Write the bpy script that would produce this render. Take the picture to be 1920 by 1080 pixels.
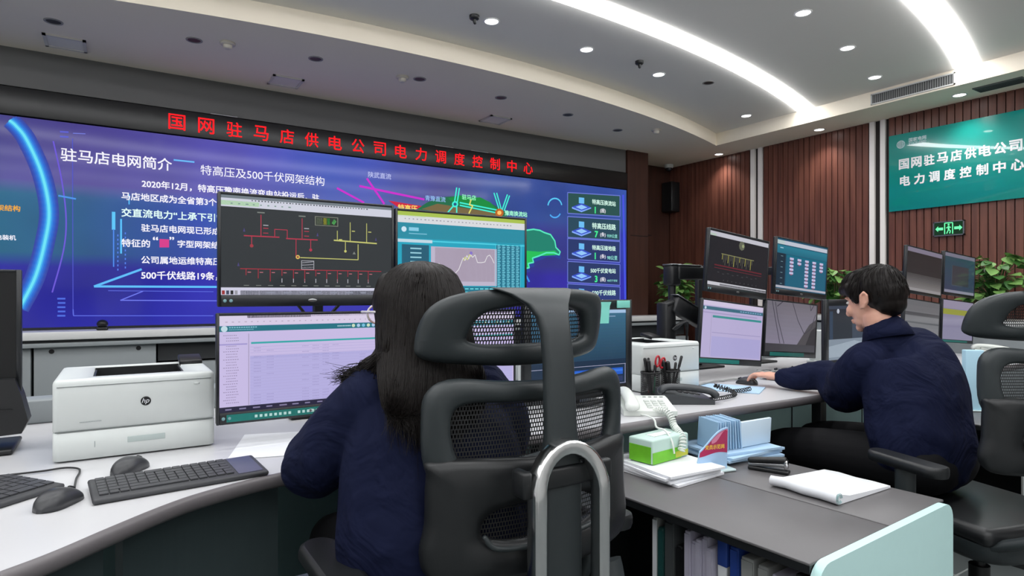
import bpy, bmesh, math, random
from mathutils import Vector, Matrix, noise
random.seed(7)
S = bpy.context.scene
for o in list(bpy.data.objects):
    bpy.data.objects.remove(o)
PI = math.pi
# ---------------------------------------------------------------- camera (1920x1080 frame)
CAM_H = 1.195
FX, FY = 0.5368155, 0.8436997            # view direction on the floor plan
RX, RY = FY, -FX
cam_d = bpy.data.cameras.new('camera')
cam = bpy.data.objects.new('camera', cam_d)
S.collection.objects.link(cam)
cam.location = (0, 0, CAM_H)
cam.rotation_euler = (PI / 2, 0, -math.atan2(FX, FY))
cam_d.sensor_width = 36
cam_d.lens = 36 * 1158 / 1920
cam_d.shift_y = 11 / 1920
cam_d.clip_start = 0.02
S.camera = cam
# ---------------------------------------------------------------- exposure, world
S.view_settings.view_transform = 'Standard'
S.view_settings.look = 'None'
S.view_settings.gamma = 1
S.view_settings.exposure = 0.0
S.view_settings.use_curve_mapping = False
S.cycles.use_denoising = True
S.cycles.max_bounces = 8
S.cycles.diffuse_bounces = 4
S.cycles.caustics_reflective = False
S.cycles.caustics_refractive = False
S.cycles.sample_clamp_indirect = 4
W = bpy.data.worlds.new('world')
S.world = W
W.use_nodes = True
W.node_tree.nodes['Background'].inputs[0].default_value = (0.6, 0.65, 0.7, 1)
W.node_tree.nodes['Background'].inputs[1].default_value = 0.05
STRIP = 14.3        # strength of the curved ceiling light strips
SPOT_W = 9.0      # watts of one recessed downlight
# ---------------------------------------------------------------- helpers
C = S.collection


def lin(c):
    f = lambda v: v / 12.92 if v <= 0.04045 else ((v + 0.055) / 1.055) ** 2.4
    return tuple(f(x / 255) for x in c) + (1.0,)


MATS = {}


def pm(name, col, rough=0.5, metal=0.0, spec=0.5, noise_amt=0.0, nscale=40, bump=0.0, coat=0.0, trans=0.0, alpha=1.0):
    """principled material with a faint procedural variation of colour and surface"""
    if name in MATS:
        return MATS[name]
    m = bpy.data.materials.new(name)
    m.use_nodes = True
    nt = m.node_tree
    b = nt.nodes['Principled BSDF']
    b.inputs['Base Color'].default_value = lin(col)
    b.inputs['Roughness'].default_value = rough
    b.inputs['Metallic'].default_value = metal
    b.inputs['Specular IOR Level'].default_value = spec
    b.inputs['Coat Weight'].default_value = coat
    b.inputs['Coat Roughness'].default_value = 0.03
    b.inputs['Transmission Weight'].default_value = trans
    b.inputs['Alpha'].default_value = alpha
    tc = nt.nodes.new('ShaderNodeTexCoord')
    nz = nt.nodes.new('ShaderNodeTexNoise')
    nz.inputs['Scale'].default_value = nscale
    nz.inputs['Detail'].default_value = 3
    nt.links.new(tc.outputs['Object'], nz.inputs['Vector'])
    if noise_amt > 0:
        mx = nt.nodes.new('ShaderNodeMix')
        mx.data_type = 'RGBA'
        c = lin(col)
        mx.inputs['A'].default_value = tuple(max(0, x * (1 - noise_amt)) for x in c[:3]) + (1,)
        mx.inputs['B'].default_value = tuple(min(1, x * (1 + noise_amt)) for x in c[:3]) + (1,)
        nt.links.new(nz.outputs['Fac'], mx.inputs['Factor'])
        nt.links.new(mx.outputs['Result'], b.inputs['Base Color'])
    if bump > 0:
        bp = nt.nodes.new('ShaderNodeBump')
        bp.inputs['Strength'].default_value = bump
        bp.inputs['Distance'].default_value = 0.002
        nt.links.new(nz.outputs['Fac'], bp.inputs['Height'])
        nt.links.new(bp.outputs['Normal'], b.inputs['Normal'])
    MATS[name] = m
    return m


def em(col, strength=1.0, gloss=0.0, rough=0.15):
    """a lit area of a display; gloss > 0 keeps the reflecting cover glass"""
    key = 'lit_%d_%d_%d_%.2f_%.2f' % (*[int(x) for x in col], strength, gloss)
    if key in MATS:
        return MATS[key]
    m = bpy.data.materials.new(key)
    m.use_nodes = True
    b = m.node_tree.nodes['Principled BSDF']
    b.inputs['Base Color'].default_value = (0.01, 0.01, 0.01, 1)
    b.inputs['Roughness'].default_value = rough
    b.inputs['Specular IOR Level'].default_value = gloss
    b.inputs['Emission Color'].default_value = lin(col)
    b.inputs['Emission Strength'].default_value = strength
    MATS[key] = m
    return m


class MB:
    """collects shapes; build() links them as ONE mesh object"""

    def __init__(s):
        s.v, s.f, s.m, s.sm, s.mats = [], [], [], [], []
        s.T = Matrix.Identity(4)
        s.mi = 0
        s.smooth = False

    def mat(s, m):
        if m not in s.mats:
            s.mats.append(m)
        s.mi = s.mats.index(m)
        return s

    def at(s, loc=(0, 0, 0), rot=(0, 0, 0)):
        from mathutils import Euler
        s.T = Matrix.Translation(loc) @ Euler(rot).to_matrix().to_4x4()
        return s

    def add(s, vs, fs, smooth=None):
        n = len(s.v)
        s.v += [tuple(s.T @ Vector(p)) for p in vs]
        for f in fs:
            s.f.append([i + n for i in f])
            s.m.append(s.mi)
            s.sm.append(s.smooth if smooth is None else smooth)
        return s

    def box(s, c, d, bev=0.0, seg=2):
        x, y, z = [q / 2 for q in d]
        if bev <= 0:
            vs = [(c[0] + i * x, c[1] + j * y, c[2] + k * z) for i in (-1, 1) for j in (-1, 1) for k in (-1, 1)]
            return s.add(vs, [(0, 1, 3, 2), (4, 6, 7, 5), (0, 4, 5, 1), (2, 3, 7, 6), (0, 2, 6, 4), (1, 5, 7, 3)])
        bm = bmesh.new()
        bmesh.ops.create_cube(bm, size=1)
        bmesh.ops.scale(bm, vec=d, verts=bm.verts)
        bmesh.ops.bevel(bm, geom=bm.edges[:], offset=min(bev, min(d) * 0.49), segments=seg, affect='EDGES', profile=0.5)
        bmesh.ops.translate(bm, vec=c, verts=bm.verts)
        s.add([tuple(v.co) for v in bm.verts], [[v.index for v in f.verts] for f in bm.faces], True)
        bm.free()
        return s

    def prism(s, poly, h0, h1, axis='z', smooth=False):
        """polygon (ccw) extruded along an axis"""
        g = {'z': lambda p, h: (p[0], p[1], h), 'y': lambda p, h: (p[0], h, p[1]), 'x': lambda p, h: (h, p[0], p[1])}[axis]
        n = len(poly)
        vs = [g(p, h0) for p in poly] + [g(p, h1) for p in poly]
        fs = [list(range(n))[::-1], list(range(n, 2 * n))]
        s.add(vs, fs, False)
        s.add(vs, [(i, (i + 1) % n, n + (i + 1) % n, n + i) for i in range(n)], smooth)
        return s

    def loft(s, rings, close=True, caps=True, smooth=True):
        n = len(rings[0])
        vs = [p for r in rings for p in r]
        fs = []
        for i in range(len(rings) - 1):
            for j in range(n if close else n - 1):
                a, b = i * n + j, i * n + (j + 1) % n
                fs.append((a, b, b + n, a + n))
        s.add(vs, fs, smooth)
        if caps and close:
            s.add(rings[0], [list(range(n))[::-1]], smooth)
            s.add(rings[-1], [list(range(n))], smooth)
        return s

    def lathe(s, prof, c=(0, 0, 0), seg=24, smooth=True):
        rings = [[(c[0] + r * math.cos(2 * PI * j / seg), c[1] + r * math.sin(2 * PI * j / seg), c[2] + z) for j in range(seg)] for r, z in prof]
        return s.loft(rings, smooth=smooth)

    def tube(s, pts, rad, seg=8, ref=(0, 0, 1), round_ends=False, closed=False):
        """pts: points; rad: number, list of numbers or list of (a, b)"""
        P = [Vector(p) for p in pts]
        n = len(P)
        if not isinstance(rad, (list,)):
            rad = [rad] * n
        R = [(r, r) if not isinstance(r, (tuple, list)) else r for r in rad]
        rings = []
        prev = None
        for i in range(n):
            if closed:
                t = (P[(i + 1) % n] - P[i - 1])
            else:
                t = P[min(i + 1, n - 1)] - P[max(i - 1, 0)]
            t = t.normalized() if t.length > 1e-9 else Vector((0, 0, 1))
            rf = Vector(ref)
            a = rf - t * rf.dot(t)
            if a.length < 0.15:
                a = prev - t * prev.dot(t) if prev is not None else Vector((1, 0, 0)) - t * t.x
                if a.length < 0.05:
                    a = Vector((0, 1, 0)) - t * t.y
            a.normalize()
            prev = a
            b = t.cross(a)
            rings.append((P[i], t, a, b, R[i]))
        out = []

        def ring(p, a, b, r, k=1.0):
            return [tuple(p + a * (r[0] * k * math.cos(2 * PI * j / seg)) + b * (r[1] * k * math.sin(2 * PI * j / seg))) for j in range(seg)]
        if round_ends and not closed:
            p, t, a, b, r = rings[0]
            for q in (80, 55, 28):
                q = math.radians(q)
                out.append(ring(p - t * (min(r) * math.sin(q)), a, b, r, math.cos(q)))
        for p, t, a, b, r in rings:
            out.append(ring(p, a, b, r))
        if round_ends and not closed:
            p, t, a, b, r = rings[-1]
            for q in (28, 55, 80):
                q = math.radians(q)
                out.append(ring(p + t * (min(r) * math.sin(q)), a, b, r, math.cos(q)))
        if closed:
            out.append(out[0])
        return s.loft(out, caps=not closed)

    def ell(s, c, r, seg=20, rings=12, rot=None):
        rr = []
        M = rot.to_matrix() if rot is not None else Matrix.Identity(3)
        for i in range(rings + 1):
            th = PI * (i + 0.02) / (rings + 0.04)
            rr.append([tuple(Vector(c) + M @ Vector((r[0] * math.sin(th) * math.cos(2 * PI * j / seg), r[1] * math.sin(th) * math.sin(2 * PI * j / seg), -r[2] * math.cos(th)))) for j in range(seg)])
        return s.loft(rr)

    def ring_plate(s, outer, inner, thick, yf, seg=10, flat=1.0):
        """puffy frame between two closed outlines given as (x, z); yf(x, z) gives the depth"""
        n = len(outer)
        rings = []
        for i in range(n):
            o, q = outer[i], inner[i]
            ring = []
            for k in range(seg):
                a = 2 * PI * k / seg
                ca, sa = math.cos(a), math.sin(a)
                ca = math.copysign(abs(ca) ** flat, ca)
                sa = math.copysign(abs(sa) ** flat, sa)
                x = (o[0] + q[0]) / 2 + (o[0] - q[0]) / 2 * ca
                z = (o[1] + q[1]) / 2 + (o[1] - q[1]) / 2 * ca
                ring.append((x, yf(x, z) + thick / 2 * sa, z))
            rings.append(ring)
        rings.append(rings[0])
        return s.loft(rings, caps=False)

    def build(s, name, mat=None, parent=None, label=None):
        me = bpy.data.meshes.new(name)
        me.from_pydata(s.v, [], s.f)
        ms = s.mats or [mat]
        for m in ms:
            me.materials.append(m)
        me.polygons.foreach_set('material_index', s.m)
        me.polygons.foreach_set('use_smooth', s.sm)
        bm = bmesh.new()
        bm.from_mesh(me)
        bmesh.ops.recalc_face_normals(bm, faces=bm.faces)
        bm.to_mesh(me)
        bm.free()
        me.update()
        return link(name, me, parent, label)


def link(name, me, parent=None, label=None):
    o = bpy.data.objects.new(name, me)
    C.objects.link(o)
    if parent is not None:
        o.parent = parent
    if label:
        o['label'] = label
    return o


def tag(o, label, cat, group=None, kind=None):
    o['label'] = label
    o['category'] = cat
    if group:
        o['group'] = group
    if kind:
        o['kind'] = kind
    return o


def thing(name, label, cat, loc=(0, 0, 0), rz=0.0, group=None, rot=None):
    o = bpy.data.objects.new(name, None)
    C.objects.link(o)
    o.empty_display_size = 0.1
    o.location = loc
    o.rotation_euler = rot if rot else (0, 0, rz)
    return tag(o, label, cat, group)


def struct(o, label=None, cat=None):
    o['kind'] = 'structure'
    if label:
        o['label'] = label
        o['category'] = cat
    return o


def dup(root, loc, rz=None, label=None, name=None, rot=None):
    r = root.copy()
    C.objects.link(r)
    r.location = loc
    if rz is not None:
        r.rotation_euler = (0, 0, rz)
    if rot is not None:
        r.rotation_euler = rot
    if label:
        r['label'] = label
    for ch in list(root.children):
        c = ch.copy()
        C.objects.link(c)
        c.parent = r
        for g in ch.children:
            d = g.copy()
            C.objects.link(d)
            d.parent = c
    return r


def attach(o, root):
    """make a mesh given in room coordinates a part of a thing"""
    bpy.context.view_layer.update()
    o.data.transform(root.matrix_world.inverted())
    o.parent = root


def smooth_closed(pts, n):
    """closed Catmull-Rom through 2-D points, resampled to n"""
    m = len(pts)
    out = []
    for k in range(n):
        u = k / n * m
        i = int(u)
        t = u - i
        p = [Vector(pts[(i + d) % m]) for d in (-1, 0, 1, 2)]
        q = 0.5 * ((2 * p[1]) + (p[2] - p[0]) * t + (2 * p[0] - 5 * p[1] + 4 * p[2] - p[3]) * t * t + (3 * p[1] - p[0] - 3 * p[2] + p[3]) * t ** 3)
        out.append(tuple(q))
    return out


def smooth_open(pts, n):
    m = len(pts) - 1
    out = []
    for k in range(n + 1):
        u = k / n * m
        i = min(int(u), m - 1)
        t = u - i
        g = lambda j: Vector(pts[max(0, min(m, j))])
        p = [g(i - 1), g(i), g(i + 1), g(i + 2)]
        out.append(tuple(0.5 * ((2 * p[1]) + (p[2] - p[0]) * t + (2 * p[0] - 5 * p[1] + 4 * p[2] - p[3]) * t * t + (3 * p[1] - p[0] - 3 * p[2] + p[3]) * t ** 3)))
    return out


def rrect(x0, z0, x1, z1, r, n=5):
    out = []
    for cx, cz, a0 in ((x1 - r, z1 - r, 0), (x0 + r, z1 - r, 90), (x0 + r, z0 + r, 180), (x1 - r, z0 + r, 270)):
        for k in range(n + 1):
            a = math.radians(a0 + 90 * k / n)
            out.append((cx + r * math.cos(a), cz + r * math.sin(a)))
    return out


TXT = {}


def glyphs(s, bold=0.0, extrude=0.0):
    """(verts, faces, x0, x1, z0, z1) of a line of lettering, in units of the font size"""
    key = (s, bold, extrude)
    if key not in TXT:
        c = bpy.data.curves.new('lettering', 'FONT')
        c.body = s
        c.size = 1
        c.offset = bold
        c.extrude = extrude
        c.resolution_u = 3
        o = bpy.data.objects.new('lettering', c)
        C.objects.link(o)
        dg = bpy.context.evaluated_depsgraph_get()
        m = bpy.data.meshes.new_from_object(o.evaluated_get(dg))
        vs = [tuple(v.co) for v in m.vertices]
        fs = [tuple(p.vertices) for p in m.polygons]
        bpy.data.objects.remove(o)
        bpy.data.curves.remove(c)
        bpy.data.meshes.remove(m)
        xs = [v[0] for v in vs] or [0, 1]
        ys = [v[1] for v in vs] or [0, 1]
        TXT[key] = (vs, fs, min(xs), max(xs), min(ys), max(ys))
    return TXT[key]


def text_fit(mb, s, x0, x1, zc, y, mat, bold=0.0, height=None, slant=0.0):
    """lettering on an upright plane facing -Y, fitted between x0 and x1 (x1 None: by height), centred on zc"""
    vs, fs, a, b, lo, hi = glyphs(s)
    k = height / (hi - lo) if x1 is None else (x1 - x0) / (b - a)
    kz = height / (hi - lo) if height else k
    mb.mat(mat)
    sh = [(0, 0)] if bold <= 0 else [(q[0] * bold, q[1] * bold) for q in ((-1, -1), (1, -1), (1, 1), (-1, 1))]
    for i, (dx, dz) in enumerate(sh):
        mb.add([(x0 + (v[0] - a + dx) * k + slant * (v[1] - (lo + hi) / 2) * kz, y - i * 0.00004, zc + (v[1] + dz - (lo + hi) / 2) * kz) for v in vs], fs, False)


class Pic:
    """flat picture shown on a display: local x to the right, z up, facing -Y; coordinates as fractions from the upper left"""

    def __init__(s, w, h, y=0.0):
        s.w, s.h, s.y, s.mb, s.k, s.g = w, h, y, MB(), 0, 0.3

    def P(s, u, v):
        return (-s.w / 2 + u * s.w, s.y - s.k * 0.00025, s.h / 2 - v * s.h)

    def col(s, c):
        s.mb.mat(em(c, 1.0, s.g) if isinstance(c, (tuple, list)) else c)

    def r(s, u0, v0, u1, v1, c):
        s.col(c)
        s.mb.add([s.P(u0, v0), s.P(u0, v1), s.P(u1, v1), s.P(u1, v0)], [(0, 1, 2, 3)], False)

    def p(s, pts, c):
        s.col(c)
        s.mb.add([s.P(*q) for q in pts], [list(range(len(pts)))], False)

    def l(s, pts, wd, c):
        """polyline, width as a fraction of the width of the display"""
        s.col(c)
        wd *= s.w
        for a, b in zip(pts[:-1], pts[1:]):
            A, B = Vector(s.P(*a)), Vector(s.P(*b))
            t = (B - A)
            if t.length < 1e-9:
                continue
            t.normalize()
            n = Vector((-t.z, 0, t.x)) * (wd / 2)
            A -= t * wd * 0.2
            B += t * wd * 0.2
            s.mb.add([A + n, A - n, B - n, B + n], [(0, 1, 2, 3)], False)

    def c(s, u, v, r, c, n=16):
        s.p([(u + r * math.cos(2 * PI * k / n), v + r * s.w / s.h * math.sin(2 * PI * k / n)) for k in range(n)], c)

    def t(s, txt, u0, u1, v, c, bold=0.0, height=None):
        x0, y, z = s.P(u0, v)
        x1 = s.P(u1, v)[0]
        text_fit(s.mb, txt, x0, x1, z, y, em(c, 1.0, s.g) if isinstance(c, (tuple, list)) else c, bold, height and height * s.h)

    def up(s):
        s.k += 1
        return s

    def build(s, name, parent, label=None):
        return s.mb.build(name, None, parent, label)


def blob(parts, voxel, it=6, name='skin'):
    """parts(MB) -> one continuous surface"""
    mb = MB()
    parts(mb)
    me = bpy.data.meshes.new(name)
    me.from_pydata(mb.v, [], mb.f)
    bm = bmesh.new()
    bm.from_mesh(me)
    bmesh.ops.recalc_face_normals(bm, faces=bm.faces)
    bm.to_mesh(me)
    bm.free()
    o = bpy.data.objects.new(name, me)
    C.objects.link(o)
    r = o.modifiers.new('r', 'REMESH')
    r.mode = 'VOXEL'
    r.voxel_size = voxel
    sm = o.modifiers.new('s', 'SMOOTH')
    sm.factor = 0.5
    sm.iterations = it
    dg = bpy.context.evaluated_depsgraph_get()
    out = bpy.data.meshes.new_from_object(o.evaluated_get(dg))
    bpy.data.objects.remove(o)
    bpy.data.meshes.remove(me)
    out.polygons.foreach_set('use_smooth', [True] * len(out.polygons))
    return out


def displace(me, fn):
    ns = [v.normal.copy() for v in me.vertices]
    for v, n in zip(me.vertices, ns):
        v.co = v.co + n * fn(v.co, n)
    me.update()


def setmat(me, m):
    me.materials.clear()
    me.materials.append(m)
    return me


# ---------------------------------------------------------------- shared materials
WHITE = pm('desk_white_laminate', (203, 203, 205), 0.35, noise_amt=0.02, nscale=6)
EDGE = pm('grey_edge_band', (104, 100, 102), 0.38, noise_amt=0.05)
TEAL_PANEL = pm('pale_teal_laminate', (198, 234, 232), 0.45, noise_amt=0.02)
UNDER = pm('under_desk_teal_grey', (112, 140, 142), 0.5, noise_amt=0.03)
MODEST = pm('modesty_dark_teal', (52, 64, 66), 0.5, noise_amt=0.03)
DARK_TOP = pm('dark_grey_laminate', (96, 94, 95), 0.42, noise_amt=0.06, nscale=8)
BLACK = pm('black_plastic', (22, 23, 25), 0.4, noise_amt=0.1, nscale=120)
BLACK_BEZEL = pm('monitor_bezel_black', (24, 27, 31), 0.35)
CHAIR_PL = pm('chair_grey_black_plastic', (42, 48, 50), 0.42, noise_amt=0.06, nscale=60, bump=0.1)
CHAIR_DK = pm('chair_dark_plastic', (24, 26, 28), 0.4)
CHROME = pm('chrome', (214, 214, 214), 0.16, metal=1.0, noise_amt=0.02)
PRINTER_W = pm('printer_white_plastic', (216, 221, 219), 0.42, noise_amt=0.015)
PRINTER_G = pm('printer_tray_grey', (70, 72, 73), 0.5)
PAPER = pm('white_paper', (236, 238, 242), 0.7, noise_amt=0.02)
PAPER_B = pm('blue_tinted_paper', (176, 206, 232), 0.7, noise_amt=0.03)
KEYS = pm('keyboard_dark_grey', (60, 61, 64), 0.5, noise_amt=0.05)
KEYCAP = pm('keycap_dark_grey', (66, 67, 70), 0.45)
MOUSE = pm('mouse_dark_grey', (52, 53, 56), 0.35, noise_amt=0.05)
METAL = pm('brushed_metal', (150, 152, 154), 0.3, metal=1.0, noise_amt=0.05)
GREEN_BEZEL = pm('green_sticker_strip', (28, 120, 112), 0.4)
JACKET = pm('navy_jacket_cloth', (20, 25, 50), 0.8, spec=0.1, noise_amt=0.1, nscale=25)
_nt = JACKET.node_tree                       # creases of the cloth
_tc = _nt.nodes.new('ShaderNodeTexCoord')
_nz = _nt.nodes.new('ShaderNodeTexNoise')
_nz.inputs['Scale'].default_value = 5.5
_nz.inputs['Detail'].default_value = 3.5
_nz.inputs['Distortion'].default_value = 1.6
_bp = _nt.nodes.new('ShaderNodeBump')
_bp.inputs['Strength'].default_value = 0.55
_bp.inputs['Distance'].default_value = 0.05
_nt.links.new(_tc.outputs['Object'], _nz.inputs['Vector'])
_nt.links.new(_nz.outputs['Fac'], _bp.inputs['Height'])
_nt.links.new(_bp.outputs['Normal'], _nt.nodes['Principled BSDF'].inputs['Normal'])
TROUSER = pm('black_trouser_cloth', (13, 13, 16), 0.8, spec=0.2, bump=0.2)
HAIR = pm('dark_brown_hair', (21, 16, 14), 0.45, spec=0.22, noise_amt=0.3, nscale=90)
SKIN = pm('skin', (222, 168, 146), 0.5, noise_amt=0.05, nscale=18, bump=0.05)
for _m in (SKIN,):
    _b = _m.node_tree.nodes['Principled BSDF']
    _b.inputs['Subsurface Weight'].default_value = 0.1
    _b.inputs['Subsurface Radius'].default_value = (0.01, 0.004, 0.002)
CEIL = pm('ceiling_white_paint', (234, 231, 224), 0.9, spec=0.1, noise_amt=0.01, nscale=3)
LIGHT_ON = em((255, 253, 250), 9.0)
STRIP_M = em((252, 253, 255), STRIP)
OFF_LENS = pm('unlit_lens', (62, 60, 58), 0.4)
CONSOLE_W = pm('console_white_top', (224, 224, 222), 0.4)
CONSOLE_G = pm('console_grey_panel', (146, 152, 154), 0.5)
CONSOLE_D = pm('console_dark_panel', (44, 46, 48), 0.5)


def wood(name, dark, light, scale=1.0):
    m = bpy.data.materials.new(name)
    m.use_nodes = True
    nt = m.node_tree
    b = nt.nodes['Principled BSDF']
    tc = nt.nodes.new('ShaderNodeTexCoord')
    mp = nt.nodes.new('ShaderNodeMapping')
    mp.inputs['Scale'].default_value = (14 * scale, 14 * scale, 0.9 * scale)
    nz = nt.nodes.new('ShaderNodeTexNoise')
    nz.inputs['Scale'].default_value = 1.6
    nz.inputs['Detail'].default_value = 6
    cr = nt.nodes.new('ShaderNodeValToRGB')
    cr.color_ramp.elements[0].position = 0.3
    cr.color_ramp.elements[1].position = 0.75
    cr.color_ramp.elements[0].color = lin(dark)
    cr.color_ramp.elements[1].color = lin(light)
    nt.links.new(tc.outputs['Object'], mp.inputs['Vector'])
    nt.links.new(mp.outputs['Vector'], nz.inputs['Vector'])
    nt.links.new(nz.outputs['Fac'], cr.inputs['Fac'])
    nt.links.new(cr.outputs['Color'], b.inputs['Base Color'])
    b.inputs['Roughness'].default_value = 0.38
    return m


WOOD = wood('reddish_brown_slat_wood', (84, 48, 40), (122, 76, 62))
WOOD_D = wood('dark_brown_veneer', (58, 34, 27), (74, 45, 36))
GROOVE = pm('groove_black_brown', (22, 14, 13), 0.7)
# ================================================================ ROOM
XL, XR, YB, YF = -3.6, 6.4, -3.2, 6.0
ZC, ZS = 3.06, 2.92
AC = (2.05, 15.32)                       # common centre of the ceiling arcs


def arc_y(x, R):
    return AC[1] - math.sqrt(R * R - (x - AC[0]) ** 2)


# floor: dark grey stone tiles
mfl = bpy.data.materials.new('floor_tiles')
mfl.use_nodes = True
_nt = mfl.node_tree
_b = _nt.nodes['Principled BSDF']
_tc = _nt.nodes.new('ShaderNodeTexCoord')
_br = _nt.nodes.new('ShaderNodeTexBrick')
_br.offset = 0.0
_br.inputs['Scale'].default_value = 1.0
_br.inputs['Brick Width'].default_value = 0.6
_br.inputs['Row Height'].default_value = 0.6
_br.inputs['Mortar Size'].default_value = 0.004
_br.inputs['Color1'].default_value = lin((104, 110, 110))
_br.inputs['Color2'].default_value = lin((96, 101, 101))
_br.inputs['Mortar'].default_value = lin((170, 176, 174))
_nt.links.new(_tc.outputs['Object'], _br.inputs['Vector'])
_nt.links.new(_br.outputs['Color'], _b.inputs['Base Color'])
_b.inputs['Roughness'].default_value = 0.3
mb = MB()
mb.box(((XL + XR) / 2, (YB + YF) / 2, -0.05), (XR - XL, YF - YB, 0.1))
struct(mb.build('floor', mfl))
mb = MB()
mb.box(((XL + XR) / 2, (YB + YF) / 2, ZC + 0.05), (XR - XL + 0.2, YF - YB + 0.2, 0.1))
struct(mb.build('ceiling', CEIL))
# lower ceiling: curved bulkhead along the video wall and beam along the slatted wall
poly = [(XR, YB), (XR, YF), (XL, YF)]
n = 60
x1 = 5.86
edge = [(XL + (x1 - XL) * k / n, arc_y(XL + (x1 - XL) * k / n, 11.2)) for k in range(n + 1)]
poly += edge + [(x1, YB)]
mb = MB()
mb.prism(poly, ZS, ZC, smooth=False)
struct(mb.build('ceiling_bulkhead', pm('bulkhead_cream_paint', (240, 230, 212), 0.9, spec=0.1, noise_amt=0.01, nscale=3)))
mb = MB()
mb.box((XL - 0.05, (YB + YF) / 2, ZC / 2), (0.1, YF - YB, ZC))
struct(mb.build('wall_left', pm('wall_pale_grey', (226, 226, 224), 0.8)))
mb = MB()
mb.box(((XL + XR) / 2, YB - 0.05, ZC / 2), (XR - XL, 0.1, ZC))
struct(mb.build('wall_rear', MATS['wall_pale_grey']))
# right wall with vertical slats
mb = MB()
mb.mat(GROOVE).box((XR + 0.05, (YB + YF) / 2, ZS / 2), (0.1, YF - YB + 0.2, ZS))
mb.mat(WOOD)
y = YF - 0.01
gaps = [(4.72, 4.53), (3.335, 3.145), (1.1, 0.91)]
while y > YB:
    if not any(a > y - 0.032 > b for a, b in gaps):
        mb.box((XR - 0.009, y - 0.028, ZS / 2), (0.018, 0.055, ZS))
    y -= 0.0635
struct(mb.build('wall_right'))
k = 1
for a, b in ((4.703, 4.644), (4.601, 4.548), (3.315, 3.266), (3.211, 3.164), (1.085, 1.03), (0.985, 0.93)):
    mb = MB()
    mb.box((XR - 0.014, (a + b) / 2, ZS / 2), (0.028, a - b, ZS))
    struct(mb.build('trim_%d' % k, pm('white_wall_strip', (238, 232, 228), 0.5)))
    k += 1
# wall behind and beside the video wall
mb = MB()
mb.mat(WOOD_D).box(((XL + XR) / 2, YF + 0.05, ZS / 2), (XR - XL + 0.2, 0.1, ZS))
mb.mat(GROOVE).box((5.82, YF - 0.004, 1.98), (0.42, 0.01, 0.012))
struct(mb.build('wall_back'))
mb = MB()
mb.mat(WOOD_D).box((5.31, 5.75, ZS / 2), (0.34, 0.5, ZS))
mb.mat(GROOVE).box((5.33, 5.498, 1.9), (0.28, 0.006, 0.008))
struct(mb.build('pillar_corner'))
mb = MB()
mb.mat(pm('fascia_dark_grey', (92, 92, 92), 0.7, noise_amt=0.02, nscale=2)).box(((XL + 5.13) / 2, 5.76, 2.785), (5.13 - XL, 0.48, 0.27))
mb.mat(CONSOLE_D).box(((XL + 5.13) / 2, 5.81, 1.325), (5.13 - XL, 0.38, 2.65))
struct(mb.build('wall_screen'))

# ---------------------------------------------------------------- curved ceiling light strips
def strip(R0, R1, xa, xb, label):
    mb = MB()
    n = 70
    up, lo = [], []
    for i in range(n + 1):
        x = xa + (xb - xa) * i / n
        lo.append((x, arc_y(x, R0)))
        up.append((x, arc_y(x, R1)))
    rings = []
    for p, q in zip(lo, up):
        ring = []
        for k in range(7):
            a = PI * k / 6
            f = 0.5 - 0.5 * math.cos(a)
            ring.append((p[0] + (q[0] - p[0]) * f, p[1] + (q[1] - p[1]) * f, ZC - 0.001 - 0.03 * math.sin(a)))
        rings.append(ring)
    mb.mat(STRIP_M).loft(rings, close=False)
    o = mb.build('ceiling_light_strip')
    return tag(o, label, 'ceiling light', 'curved ceiling light strips')


strip(12.17, 12.33, -3.3, 5.855, 'long curved white light strip nearest the video wall')
strip(13.52, 13.68, -3.3, 5.855, 'curved white light strip in the upper right of the ceiling, beside the air grille')
strip(14.87, 15.03, -3.3, 5.855, 'third curved white light strip, over the chairs')  # out of view, added so the desk top gets enough light
strip(16.22, 16.38, -3.3, 5.855, 'fourth curved white light strip, over the open floor')  # out of view, added to brighten surfaces that face the rear
strip(17.57, 17.73, -3.3, 5.855, 'fifth curved white light strip, close to the rear wall')  # likewise added behind the camera for its light

# ---------------------------------------------------------------- downlights
DL = []


def downlight(x, y, z, label, on=True, r=0.045):
    t = thing('downlight', label, 'downlight', (x, y, z), 0, 'lit recessed downlights' if on else 'unlit recessed downlights')
    ring = MB()
    ring.lathe([(r + 0.012, 0), (r + 0.012, -0.004), (r + 0.004, -0.006), (r, -0.001), (r, 0)])
    ring.build('trim_ring', pm('downlight_rim', (225, 225, 225), 0.5) if on else pm('downlight_rim_grey', (150, 148, 146), 0.5), t)
    d = MB()
    d.lathe([(0.001, -0.002), (r, -0.002), (r, -0.0005), (0.001, -0.0005)], smooth=False)
    d.build('lens', LIGHT_ON if on else OFF_LENS, t)
    if on:
        L = bpy.data.lights.new('downlight_lamp', 'SPOT')
        L.energy = SPOT_W * (2.4 if z < ZC - 0.05 else 1.0)
        L.spot_size = math.radians(115)
        L.spot_blend = 0.9
        L.shadow_soft_size = 0.045
        L.color = (1, 0.97, 0.93)
        o = bpy.data.objects.new('downlight_lamp', L)
        C.objects.link(o)
        o.parent = t
        o.location = (0, 0, -0.02)
    return t


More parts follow.
